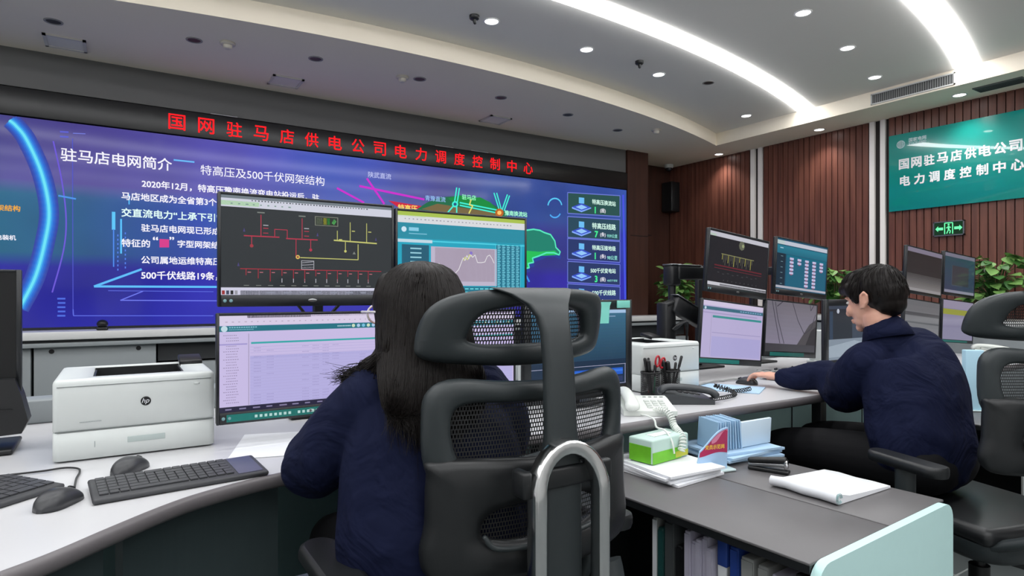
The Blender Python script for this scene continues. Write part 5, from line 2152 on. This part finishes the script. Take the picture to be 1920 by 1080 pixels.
def office_chair(label, loc, rz):
    t = thing('office_chair', label, 'office chair', loc, rz, None)
    N = 60
    # headrest
    out = smooth_closed([(-.242, 1.10), (-.222, 1.168), (-.15, 1.2), (0, 1.206), (.14, 1.203), (.208, 1.18), (.224, 1.10), (.205, 1.06), (.1, 1.046), (0, 1.042), (-.108, 1.046), (-.222, 1.06)], N)
    inn = smooth_closed([(-.15, 1.105), (-.125, 1.152), (-.06, 1.168), (0, 1.17), (.06, 1.168), (.125, 1.152), (.15, 1.105), (.12, 1.092), (.06, 1.09), (0, 1.09), (-.06, 1.09), (-.12, 1.092)], N)
    yh = lambda x, z: -0.215 + 1.25 * x * x - 0.25 * (z - 1.12)
    mb = MB()
    mb.ring_plate(out, inn, 0.05, yh, 12, 0.8)
    mb.build('headrest_frame', CHAIR_PL, t)

    def net(name, poly, yf, nx=16):
        mb = MB()
        n = len(poly)
        cx = sum(p[0] for p in poly) / n
        cz = sum(p[1] for p in poly) / n
        vs, fs = [(cx, yf(cx, cz), cz)], []
        R = 5
        for r in range(1, R + 1):
            for p in poly:
                x, z = cx + (p[0] - cx) * r / R * 1.03, cz + (p[1] - cz) * r / R * 1.03
                vs.append((x, yf(x, z), z))
        for i in range(n):
            fs.append((0, 1 + i, 1 + (i + 1) % n))
        for r in range(R - 1):
            for i in range(n):
                a, b = 1 + r * n + i, 1 + r * n + (i + 1) % n
                fs.append((a, a + n, b + n, b))
        mb.add(vs, fs, True)
        mb.build(name, NET, t, 'open woven black net')
    net('headrest_net', inn, lambda x, z: yh(x, z) + 0.004)
    # backrest
    yb = lambda x, z: -0.245 + 0.80 * x * x
    out = smooth_closed([(-.246, .85), (-.252, .95), (-.243, 1.002), (-.2, 1.028), (-.1, 1.02), (0, 1.016), (.1, 1.02), (.2, 1.028), (.243, 1.002), (.252, .95), (.246, .85), (.2, .80), (.1, .812), (0, .822), (-.1, .812), (-.2, .80)], N)
    inn = smooth_closed([(-.192, .88), (-.203, .93), (-.194, .966), (-.16, .978), (-.1, .976), (0, .974), (.1, .976), (.16, .978), (.194, .966), (.203, .93), (.192, .88), (.165, .845), (.1, .853), (0, .866), (-.1, .853), (-.165, .845)], N)
    mb = MB()
    mb.ring_plate(out, inn, 0.045, yb, 12, 0.8)
    mb.build('backrest_frame', CHAIR_PL, t)
    net('backrest_net', inn, lambda x, z: yb(x, z) + 0.004)
    out = smooth_closed([(-.252, .75), (-.249, .84), (-.23, .875), (0, .862), (.23, .875), (.249, .84), (.252, .75), (.262, .69), (.24, .645), (.15, .63), (0, .625), (-.15, .63), (-.24, .645), (-.262, .69)], N)
    inn = smooth_closed([(-.15, .732), (-.14, .752), (-.1, .768), (0, .774), (.1, .768), (.14, .752), (.15, .732), (.14, .714), (.1, .704), (.06, .70), (0, .70), (-.06, .7), (-.1, .704), (-.14, .714)], N)
    yl = lambda x, z: yb(x, z) - 0.012
    mb = MB()
    mb.ring_plate(out, inn, 0.05, yl, 12, 0.7)
    mb.build('lumbar_frame', CHAIR_DK, t)
    net('lumbar_net', inn, lambda x, z: yl(x, z) + 0.004)
    mb = MB()
    mb.tube(smooth_open([(-.15, yl(-.15, .7) - 0.024, .722), (-.13, yl(-.13, .7) - 0.03, .700), (-.06, yl(-.06, .7) - 0.03, .694), (0.02, yl(.02, .7) - .03, .698), (0.1, yl(.1, .7) - .03, .705)], 20), (0.006) if False else 0.0055, 8, (0, 0, 1), True)
    mb.build('lumbar_lip', METAL if False else CHAIR_PL, t)
    # rear post with flared head
    mb = MB()
    rings = []
    for hw, y, z, th in ((.047, -.335, .50, .03), (.046, -.335, .70, .03), (.044, -.337, .86, .03), (.035, -.335, .93, .03), (.033, -.328, 1.06, .028), (.033, -.318, 1.12, .026), (.037, -.308, 1.15, .024), (.05, -.290, 1.175, .024), (.075, -.265, 1.195, .022), (.095, -.245, 1.205, .018), (.098, -.225, 1.208, .012)):
        rings.append([(p[0] - 0.022, y + p[1], z) for p in rrect(-hw, -th / 2, hw, th / 2, min(th, hw) * 0.35, 3)])
    mb.loft(rings)
    mb.build('rear_post', CHAIR_PL, t)
    # chrome arch
    mb = MB()
    pts = []
    hw = 0.075
    for k in range(6):
        pts.append((-hw, -0.375, 0.42 + 0.40 * k / 5))
    for k in range(1, 16):
        a = PI - PI * k / 16
        pts.append((hw * math.cos(a), -0.375 + 0.012 * math.sin(a), 0.82 + 0.085 * math.sin(a)))
    for k in range(6):
        pts.append((hw, -0.375, 0.82 - 0.40 * k / 5))
    rings = []
    P = [Vector(p) for p in pts]
    for i, p in enumerate(P):
        tg = (P[min(i + 1, len(P) - 1)] - P[max(i - 1, 0)]).normalized()
        yv = Vector((0, 1, 0))
        s_ = tg.cross(yv).normalized()
        rings.append([tuple(p + Vector((-0.03, 0, 0)) + s_ * q[0] + yv * q[1]) for q in rrect(-0.0135, -0.017, 0.0135, 0.017, 0.006, 3)])
    mb.loft(rings)
    mb.build('chrome_arch', CHROME, t, 'polished chrome arch')
    mb = MB()
    mb.box((-0.122, -0.35, 0.845), (0.02, 0.045, 0.05), 0.006)
    mb.box((-0.02, -0.35, 0.845), (0.22, 0.02, 0.04), 0.006)
    mb.build('arch_bracket', CHAIR_DK, t)
    # seat
    mb = MB()
    mb.box((0, 0.02, 0.430), (0.50, 0.48, 0.06), 0.028, 4)
    mb.build('seat', CHAIR_DK, t)
    mb = MB()
    rings = []
    for k, (s_, z) in enumerate(((0.5, 0.325), (0.8, 0.332), (0.96, 0.355), (1.0, 0.39), (1.0, 0.407))):
        rings.append([(p[0] * s_, p[1] * s_ + 0.01, z) for p in rrect(-.25, -.26, .25, .22, .11, 6)])
    mb.loft(rings)
    mb.build('seat_pan', CHAIR_PL, t)
    mb = MB()
    mb.tube(smooth_open([(-0.2, -0.2, 0.40), (-0.16, -0.32, 0.47), (-0.11, -0.36, 0.56), (-0.10, -0.34, 0.65)], 12), [(0.018, 0.03)] * 13, 10)
    mb.build('tilt_bracket', CHAIR_PL, t)
    mb = MB()
    mb.tube(smooth_open([(0.2, -0.2, 0.40), (0.16, -0.32, 0.47), (0.11, -0.36, 0.56), (0.10, -0.34, 0.65)], 12), [(0.018, 0.03)] * 13, 10)
    mb.build('tilt_bracket', CHAIR_PL, t)
    for s_, ax in ((-1, 0.385), (1, 0.285)):
        mb = MB()
        mb.tube(smooth_open([(s_ * 0.22, 0.0, 0.40), (s_ * (ax - 0.025), -0.02, 0.43), (s_ * ax, -0.05, 0.52), (s_ * ax, -0.05, 0.620)], 14), [(0.02, 0.032)] * 15, 10)
        a = mb.build('arm_support', CHAIR_PL, t)
        mb = MB()
        rings = []
        for s2, z in ((0.86, 0.624), (1.0, 0.632), (1.0, 0.646), (0.93, 0.655), (0.7, 0.658)):
            rings.append([(s_ * ax + p[0] * s2, -0.055 + p[1] * (0.97 + 0.03 * s2), z) for p in rrect(-.043, -.135, .043, .135, .038, 6)])
        mb.loft(rings)
        p_ = mb.build('armrest', CHAIR_DK, t)
    mb = MB()
    mb.tube([(0, 0, 0.10), (0, 0, 0.24)], 0.032, 16)
    mb.tube([(0, 0, 0.22), (0, 0, 0.37)], 0.018, 16)
    mb.build('gas_lift', BLACK, t)
    for k in range(5):
        a = 2 * PI * k / 5 + 0.3
        mb = MB()
        mb.tube([(0.02 * math.cos(a), 0.02 * math.sin(a), 0.115), (0.30 * math.cos(a), 0.30 * math.sin(a), 0.075)], [(0.022, 0.03), (0.014, 0.02)], 10, (0, 0, 1), True)
        lg = mb.build('base_leg', CHROME if False else CHAIR_PL, t)
        mb = MB()
        c, s_ = math.cos(a), math.sin(a)
        for q in (-1, 1):
            mb.tube([(0.30 * c - s_ * 0.006 * q, 0.30 * s_ + c * 0.006 * q, 0.03), (0.30 * c - s_ * 0.024 * q, 0.30 * s_ + c * 0.024 * q, 0.03)], 0.028, 14)
        mb.tube([(0.30 * c, 0.30 * s_, 0.03), (0.30 * c, 0.30 * s_, 0.075)], 0.007, 8)
        mb.build('caster', BLACK, lg)
    return t


WCH = (0.748, 1.300, 0)
MCH = (2.565, 0.955, 0)
chair = office_chair('black mesh office chair with headrest and chrome arch, the woman sitting in it', WCH, 0.0)
dup(chair, MCH, math.radians(-17), 'black mesh office chair the man sits in, headrest cut off at the edge')

# ================================================================ PEOPLE
def head_parts(mb, M):
    T0 = mb.T
    mb.T = M
    mb.ell((0, -0.012, 0.03), (.074, .094, .084))
    mb.ell((0, 0.028, -0.02), (.062, .070, .088))
    mb.ell((0, 0.045, -0.07), (.048, .045, .036))
    mb.ell((0, 0.078, -0.094), (.020, .018, .018))
    mb.ell((0, 0.082, 0.024), (.046, .016, .014))
    mb.tube([(0, 0.094, 0.012), (0, 0.104, -0.012), (0, 0.114, -0.032)], [0.009, 0.011, 0.013], 10, (1, 0, 0), True)
    for s_ in (-1, 1):
        mb.ell((s_ * 0.010, 0.102, -0.036), (.009, .010, .008))
        mb.ell((s_ * 0.034, 0.072, -0.028), (.024, .022, .024))
        mb.tube([(s_ * 0.076, 0.006, -0.034), (s_ * 0.083, -0.002, -0.015), (s_ * 0.089, -0.012, 0.01), (s_ * 0.088, -0.026, 0.02), (s_ * 0.086, -0.034, 0.006), (s_ * 0.082, -0.026, -0.016), (s_ * 0.078, -0.006, -0.034)], [0.006, 0.006, 0.006, 0.006, 0.006, 0.006, 0.007], 8, (0, 0, 1), True)
        mb.ell((s_ * 0.078, -0.016, -0.006), (.007, .016, .024))
    mb.ell((0, 0.098, -0.062), (.020, .009, .0055))
    mb.ell((0, 0.097, -0.071), (.017, .009, .006))
    mb.T = T0


def hand_parts(mb, wrist, fwd, up, side, curl=0.35, k=1.0):
    """palm, four unequal fingers and a thumb on the side of the palm"""
    w, f, u, s = Vector(wrist), Vector(fwd).normalized(), Vector(up), Vector(side)
    u = (u - f * u.dot(f)).normalized()
    s = (s - f * s.dot(f) - u * s.dot(u)).normalized()
    P = lambda a, b, c: tuple(w + f * a * k + s * b * k + u * c * k)
    mb.tube([P(-0.03, 0, 0), P(0.01, 0, 0.002), P(0.045, 0.0, 0.006), P(0.078, 0.0, 0.004)], [(0.027 * k, 0.02 * k), (0.032 * k, 0.017 * k), (0.042 * k, 0.016 * k), (0.040 * k, 0.012 * k)], 16, tuple(s), True)
    for i, (off, ln) in enumerate(((0.031, 0.072), (0.010, 0.080), (-0.011, 0.074), (-0.031, 0.058))):
        pts = []
        for j in range(8):
            q = j / 7
            ang = curl * (0.25 + q * 1.9)
            pts.append((ln * q * math.cos(ang * 0.55), -ln * q * math.sin(ang * 0.62) + 0.010 * math.sin(PI * q)))
        sp = 0.16 * (1.2 - i * 0.8)
        mb.tube([P(0.074 + a, off + sp * a * 0.45, 0.003 + b) for a, b in pts], [0.0092 * k, 0.0088 * k, 0.0084 * k, 0.0086 * k, 0.008 * k, 0.0076 * k, 0.0074 * k, 0.0066 * k], 10, tuple(s), True)
    mb.tube([P(0.012, 0.026, -0.002), P(0.035, 0.047, -0.008), P(0.060, 0.060, -0.014), P(0.085, 0.064, -0.019)], [0.013 * k, 0.011 * k, 0.0095 * k, 0.0078 * k], 10, tuple(u), True)


def limb(mb, pts, ref=(0, 0, 1)):
    n = 4 * (len(pts) - 1)
    c = smooth_open([p[:3] for p in pts], n)
    r = smooth_open([(p[3], p[4] if len(p) > 4 else p[3]) for p in pts], n)
    mb.tube(c, [tuple(q) for q in r], 18, ref, True)


def fold_noise(scale, amp, axis=(1, 1, 2.2), seed=0.0, ridged=True):
    def f(co, n):
        q = Vector((co.x * axis[0] * scale + seed, co.y * axis[1] * scale, co.z * axis[2] * scale))
        a = noise.noise(q)
        b = noise.noise(q * 2.1 + Vector((3, 1, 7)))
        if ridged:
            a = (1 - abs(a) * 2.2)
        return amp * (a * 0.75 + b * 0.35)
    return f


def place(me, name, mat, root, label=None):
    me.transform(Matrix.Translation(-Vector(root.location)))
    return link(name, setmat(me, mat), root, label)


def strands(mb, paths, r0):
    for pts in paths:
        n = len(pts)
        mb.tube(pts, [r0 * (1 - 0.75 * (i / (n - 1)) ** 2) for i in range(n)], 4, (0.3, 0.5, 0.8))


# ---------------------------------------------------------------- the woman
woman = thing('person', 'woman in navy jacket with long dark hair and pale glasses, seated, seen from behind', 'person', (0.62, 1.27, 0))
HW = (0.580, 1.325, 1.148)
MW = Matrix.Translation(HW) @ Matrix.Rotation(math.radians(14), 4, 'Z') @ Matrix.Rotation(math.radians(-4), 4, 'X')


def woman_body(mb):
    head_parts(mb, MW)
    limb(mb, [(.582, 1.315, 1.09, .052), (.585, 1.305, 1.02, .055), (.588, 1.30, .98, .07)], (1, 0, 0))
    limb(mb, [(.63, 1.25, .58, .165, .11), (.62, 1.255, .70, .135, .10), (.60, 1.29, .88, .155, .105), (.59, 1.305, .975, .13, .07)], (1, 0, 0))
    limb(mb, [(.46, 1.325, .965, .05), (.40, 1.39, .87, .045), (.37, 1.435, .805, .04), (.42, 1.56, .80, .034), (.455, 1.66, .795, .026)])
    limb(mb, [(.74, 1.30, .965, .05), (.83, 1.36, .87, .045), (.87, 1.43, .81, .04), (.83, 1.56, .80, .034), (.795, 1.66, .795, .026)])
    hand_parts(mb, (.458, 1.67, .803), (.25, 1, -.12), (0, 0, 1), (1, 0, 0), 0.3, 0.92)
    hand_parts(mb, (.79, 1.67, .803), (-.25, 1, -.12), (0, 0, 1), (-1, 0, 0), 0.3, 0.92)
    for x, kx in ((.54, .50), (.72, .76)):
        limb(mb, [(x, 1.24, .55, .075), (kx, 1.62, .54, .058), (kx, 1.70, .47, .05), (kx, 1.72, .12, .036), (kx, 1.74, .08, .036), (kx, 1.84, .05, .03, .035)])


me = blob(woman_body, 0.0042, 3)
place(me, 'body', SKIN, woman)


def woman_jacket(mb):
    limb(mb, [(.61, 1.235, .605, .215, .135), (.60, 1.24, .66, .225, .145), (.60, 1.25, .74, .222, .145), (.595, 1.28, .88, .195, .135), (.59, 1.30, .96, .165, .10), (.588, 1.305, 1.0, .10, .07)], (1, 0, 0))
    limb(mb, [(.47, 1.32, .96, .075), (.425, 1.37, .88, .082), (.375, 1.435, .80, .068), (.41, 1.54, .815, .058), (.45, 1.645, .802, .042)])
    limb(mb, [(.72, 1.295, .96, .08), (.82, 1.36, .87, .08), (.875, 1.43, .80, .068), (.835, 1.55, .815, .056), (.797, 1.645, .802, .042)])
    limb(mb, [(.585, 1.31, .99, .085, .078), (.584, 1.315, 1.03, .072, .068)], (1, 0, 0))


me = blob(woman_jacket, 0.0065, 5)
displace(me, fold_noise(5.5, 0.008, (1.6, 1.6, 1.0), 2.0))
place(me, 'jacket', JACKET, woman)


def woman_legs(mb):
    for x, kx in ((.54, .50), (.72, .76)):
        limb(mb, [(x, 1.22, .56, .095), (kx, 1.60, .545, .075), (kx, 1.71, .47, .066), (kx, 1.73, .14, .05)])
    limb(mb, [(.53, 1.21, .565, .10), (.73, 1.21, .565, .10)])


me = blob(woman_legs, 0.009, 4)
place(me, 'trousers', TROUSER, woman)
for kx in (.50, .76):
    mb = MB()
    mb.tube([(kx, 1.70, .05), (kx, 1.78, .05), (kx, 1.86, .04), (kx, 1.90, .035)], [(.04, .045), (.042, .045), (.03, .042), (.022, .034)], 14, (0, 0, 1), True)
    me = mb.build('shoe', BLACK, woman)
    me.location = -woman.location


def woman_hair(mb):
    T0 = mb.T
    mb.T = MW
    for s_ in (-1, 1):
        mb.tube([(s_ * 0.045, 0.048, 0.078), (s_ * 0.071, 0.030, 0.045), (s_ * 0.080, 0.005, -0.01), (s_ * 0.085, -0.02, -0.07), (s_ * 0.087, -0.055, -0.13), (s_ * 0.085, -0.09, -0.18)], [(0.02, 0.03), (0.016, 0.04), (0.015, 0.038), (0.018, 0.042), (0.020, 0.04), (0.016, 0.03)], 14, (1, 0, 0), True)
    mb.T = T0
    prof = [(1.266, .582, 1.310, .03, .03), (1.255, .582, 1.306, .058, .062), (1.235, .582, 1.302, .080, .084), (1.20, .582, 1.298, .096, .098), (1.16, .581, 1.290, .103, .100), (1.12, .580, 1.278, .106, .092), (1.08, .579, 1.262, .110, .082), (1.04, .577, 1.238, .117, .068), (1.00, .573, 1.210, .125, .054), (.965, .567, 1.190, .118, .042), (.945, .562, 1.179, .100, .031), (.925, .557, 1.169, .074, .021), (.905, .552, 1.161, .046, .012), (.885, .548, 1.156, .014, .005)]
    rings = []
    for z, x, y, a, b in prof:
        rings.append([(x + a * math.cos(2 * PI * j / 28), y + b * math.sin(2 * PI * j / 28), z) for j in range(28)])
    mb.loft(rings)
    limb(mb, [(.498, 1.29, 1.09, .012, .04), (.480, 1.295, 1.04, .022, .04), (.455, 1.33, 1.01, .02, .035), (.425, 1.375, 1.0, .007, .014)], (1, 0, 0))


me = blob(woman_hair, 0.005, 5)
displace(me, lambda co, n: 0.0035 * noise.noise(Vector((math.atan2(co.y - 1.33, co.x - .58) * 16, co.z * 2.5, 1.7))))
from mathutils.bvhtree import BVHTree
bv = BVHTree.FromPolygons([v.co.copy() for v in me.vertices], [tuple(p.vertices) for p in me.polygons])
hair = place(me, 'hair', HAIR, woman)
rnd = random.Random(11)
mb = MB()
paths = []
LV = [(1.267, .582, 1.306, .012, .012), (1.258, .582, 1.303, .05, .052), (1.235, .582, 1.302, .080, .084), (1.19, .582, 1.296, .10, .10), (1.13, .580, 1.28, .107, .094), (1.07, .579, 1.258, .112, .08), (1.01, .574, 1.216, .125, .056), (.955, .566, 1.186, .122, .042)]
for i in range(2300):
    az = rnd.uniform(-1.6, 1.6)
    st = rnd.choice((0, 0, 0, 1, 1, 2, 3))
    pts = []
    wob = rnd.gauss(0, .05)
    for k, (z, x, y, a, b) in enumerate(LV[st:]):
        q = az * (1 + 0.03 * k) + wob * k * 0.35 + rnd.gauss(0, .012)
        p = Vector((x + a * math.sin(q), y - b * math.cos(q), z))
        hit = bv.find_nearest(p)
        p = hit[0] + hit[1] * (0.0006 + 0.0022 * rnd.random())
        pts.append(p)
    w = math.sin(az)
    tz = .905 + 0.075 * abs(w + 0.15) ** 1.4 + rnd.gauss(0, .026)
    p = pts[-1].copy()
    pts.append(Vector((p.x + rnd.gauss(-.006 - .02 * w, .012), p.y - 0.016 + rnd.gauss(0, .006), tz)))
    if w < -0.9 and rnd.random() < 0.4:
        pts = pts[:-3]
        pts += [Vector((.462 + rnd.gauss(0, .01), 1.30 + rnd.gauss(0, .02), 1.032 + rnd.gauss(0, .008))), Vector((.440 + rnd.gauss(0, .012), 1.345 + rnd.gauss(0, .015), 1.018 + rnd.gauss(0, .01))), Vector((.415 + rnd.gauss(0, .014), 1.375 + rnd.gauss(0, .02), 1.008 + rnd.gauss(0, .012)))]
    paths.append(smooth_open([tuple(v) for v in pts], 16))
strands(mb, paths, 0.0013)
h = mb.build('loose_strands', HAIR, hair)
h.location = -woman.location
# glasses
GL = pm('glasses_pale_frame', (222, 218, 222), 0.25)
mb = MB()
mb.T = MW
for s_ in (-1, 1):
    mb.tube([(s_ * (0.034 + 0.026 * math.cos(a)), 0.108, 0.006 + 0.022 * math.sin(a)) for a in [2 * PI * k / 20 for k in range(20)]], 0.0026, 6, (0, 1, 0), False, True)
    mb.tube([(s_ * 0.060, 0.108, 0.012), (s_ * 0.082, 0.098, 0.012), (s_ * 0.091, 0.05, 0.010), (s_ * 0.088, 0.0, 0.006)], 0.0026, 6)
mb.tube([(-0.009, 0.110, 0.010), (0, 0.113, 0.013), (0.009, 0.110, 0.010)], 0.0022, 6)
g = mb.build('glasses', GL, woman, 'pale-framed glasses')
g.location = -woman.location
EYE_W, EYE_D = pm('eye_white', (232, 228, 224), 0.2), pm('eye_dark', (30, 22, 20), 0.15)


def eyes(M, root):
    for s_ in (-1, 1):
        mb = MB()
        mb.T = M
        mb.mat(EYE_W).ell((s_ * 0.031, 0.0815, 0.004), (.0125, .0105, .0065), 14, 8)
        mb.mat(EYE_D).ell((s_ * 0.031, 0.0895, 0.004), (.005, .0035, .005), 12, 8)
        e = mb.build('eye', None, root)
        e.location = -root.location


eyes(MW, woman)


def collar(root, c, ref, tilt, ra, rb, hgt, back=True):
    mb = MB()
    M0 = Matrix.Translation(c) @ Matrix.Rotation(ref, 4, 'Z') @ Matrix.Rotation(tilt, 4, 'X')
    mb.T = M0
    rings = []
    n = 30
    for i in range(n + 1):
        a = math.radians(112) + math.radians(316) * i / n
        k = [(0.98, 0.0), (0.97, hgt * 0.6), (0.93, hgt), (1.0, hgt * 1.03), (1.1, hgt * 0.55), (1.22, -hgt * 0.12), (1.17, -hgt * 0.16), (1.05, hgt * 0.4)]
        rings.append([(ra * q * math.cos(a), rb * q * math.sin(a), z) for q, z in k])
    mb.loft(rings)
    o = mb.build('collar', JACKET, root)
    o.location = -Vector(root.location)
    return o


# ---------------------------------------------------------------- the man
man = thing('person', 'man with short black hair in navy jacket, seated with one hand on the black mouse', 'person', (2.52, 1.15, 0))
HM = (2.55, 1.307, 1.175)
MM = Matrix.Translation(HM) @ Matrix.Rotation(math.radians(-8), 4, 'Z') @ Matrix.Rotation(math.radians(-14), 4, 'X') @ Matrix.Scale(1.06, 4)
SH = (0.95, -0.31, 0)


def man_body(mb):
    head_parts(mb, MM)
    limb(mb, [(2.535, 1.285, 1.10, .056), (2.555, 1.265, 1.03, .058), (2.575, 1.25, .98, .075)], (1, 0, 0))
    limb(mb, [(2.52, 1.12, .58, .16, .11), (2.56, 1.13, .68, .15, .105), (2.60, 1.18, .85, .165, .11), (2.60, 1.22, .955, .13, .075)], SH)
    limb(mb, [(2.46, 1.29, .925, .05), (2.55, 1.39, .85, .046), (2.62, 1.48, .785, .04), (2.635, 1.60, .822, .033), (2.624, 1.76, .803, .027)])
    limb(mb, [(2.75, 1.2, .93, .05), (2.88, 1.3, .84, .046), (2.94, 1.42, .795, .04), (2.90, 1.56, .825, .034), (2.862, 1.68, .803, .027)])
    hand_parts(mb, (2.622, 1.785, .802), (-.10, 1, -.02), (0, 0, 1), (1, 0.1, 0), 0.3, 1.02)
    hand_parts(mb, (2.857, 1.69, .803), (-.3, 1, -.1), (0, 0, 1), (-1, 0, 0), 0.3, 1.0)
    for x, kx in ((2.46, 2.47), (2.62, 2.72)):
        limb(mb, [(x, 1.12, .55, .08), (kx, 1.62, .53, .062), (kx, 1.70, .46, .055), (kx, 1.72, .12, .04), (kx, 1.74, .08, .036), (kx, 1.85, .05, .03, .036)])


me = blob(man_body, 0.0040, 3)
place(me, 'body', SKIN, man)


def man_jacket(mb):
    limb(mb, [(2.50, 1.115, .60, .185, .138), (2.515, 1.12, .65, .195, .145), (2.54, 1.14, .72, .198, .145), (2.58, 1.175, .85, .20, .14), (2.60, 1.21, .94, .18, .115), (2.575, 1.245, .995, .105, .08)], SH)
    limb(mb, [(2.475, 1.29, .92, .085), (2.53, 1.375, .84, .098), (2.615, 1.470, .775, .082), (2.645, 1.565, .832, .066), (2.632, 1.69, .807, .052), (2.627, 1.755, .802, .044)])
    limb(mb, [(2.735, 1.2, .92, .085), (2.87, 1.3, .84, .083), (2.945, 1.42, .79, .072), (2.90, 1.55, .828, .055), (2.865, 1.665, .80, .042)])
    limb(mb, [(2.565, 1.25, .985, .088, .08), (2.552, 1.262, 1.045, .076, .072)], SH)


me = blob(man_jacket, 0.0065, 5)
displace(me, fold_noise(5.5, 0.008, (1.6, 1.6, 1.0), 5.0))
place(me, 'jacket', JACKET, man)
collar(man, (2.556, 1.258, 1.022), -0.3, -0.28, .074, .078, .048)


def man_legs(mb):
    for x, kx in ((2.44, 2.47), (2.62, 2.72)):
        limb(mb, [(x, 1.10, .57, .105), (kx, 1.58, .535, .086), (kx, 1.70, .46, .075), (kx, 1.72, .14, .055)])
    limb(mb, [(2.45, 1.09, .575, .11), (2.63, 1.09, .575, .11)])


me = blob(man_legs, 0.009, 4)
place(me, 'trousers', TROUSER, man)
for kx in (2.47, 2.72):
    mb = MB()
    mb.tube([(kx, 1.70, .05), (kx, 1.78, .05), (kx, 1.86, .04), (kx, 1.91, .035)], [(.042, .047), (.044, .047), (.03, .044), (.022, .036)], 14, (0, 0, 1), True)
    o = mb.build('shoe', BLACK, man)
    o.location = -man.location


def man_hair(mb):
    T0 = mb.T
    mb.T = MM
    mb.ell((0, -0.020, 0.040), (.085, .100, .086))
    mb.ell((0, -0.045, 0.015), (.078, .076, .080))
    mb.ell((0, -0.055, -0.03), (.062, .052, .050))
    mb.ell((0, 0.028, 0.070), (.076, .078, .052))
    mb.tube([(-0.072, 0.045, 0.050), (-0.05, 0.086, 0.052), (0.0, 0.108, 0.056), (0.05, 0.086, 0.052), (0.072, 0.045, 0.050)], [(0.02, 0.014)] * 5, 14, (0, 0, 1), True)
    for s_ in (-1, 1):
        mb.tube([(s_ * 0.070, 0.030, 0.06), (s_ * 0.074, 0.030, 0.03), (s_ * 0.074, 0.024, 0.008), (s_ * 0.073, 0.020, -0.012)], [(.014, .035), (.012, .028), (.009, .018), (.004, .008)], 10, (1, 0, 0), True)
    mb.T = T0


me = blob(man_hair, 0.0045, 6)
displace(me, lambda co, n: 0.0025 * noise.noise(Vector((co.x * 60, co.y * 60, co.z * 20))))
bv = BVHTree.FromPolygons([v.co.copy() for v in me.vertices], [tuple(p.vertices) for p in me.polygons])
hair = place(me, 'hair', HAIR, man)
mb = MB()
paths = []
rnd = random.Random(5)
for i in range(1100):
    az = rnd.uniform(0, 2 * PI)
    el = math.radians(rnd.uniform(-20, 88))
    d = Vector((math.cos(az) * math.cos(el), math.sin(az) * math.cos(el), math.sin(el)))
    if d.y > 0.55 and d.z < 0.35:
        continue
    c = Vector((0, -0.022, 0.036))
    p = c + Vector((d.x * .084, d.y * .099, d.z * .088))
    dn = Vector((d.x * 0.5, d.y * 0.35 + 0.25 * max(0, d.z), -0.9 + 0.9 * max(0, d.z))).normalized()
    L = rnd.uniform(0.02, 0.04)
    q = [p + dn * L * k / 4 + d * (0.004 * math.sin(PI * k / 4) + 0.001) for k in range(5)]
    q2 = []
    for k, v in enumerate(q):
        w = MM @ v
        hit = bv.find_nearest(w)
        q2.append(tuple(hit[0] + hit[1] * (0.0008 + 0.0007 * k)))
    paths.append(q2)
strands(mb, paths, 0.0012)
h = mb.build('loose_strands', HAIR, hair)
h.location = -man.location
eyes(MM, man)
mb = MB()
mb.T = MM
for s_ in (-1, 1):
    mb.tube([(s_ * 0.016, 0.0965, 0.026), (s_ * 0.032, 0.0925, 0.031), (s_ * 0.05, 0.08, 0.026)], [0.003, 0.0035, 0.002], 6, (0, 1, 0), True)
o = mb.build('eyebrows', HAIR, man)
o.location = -man.location
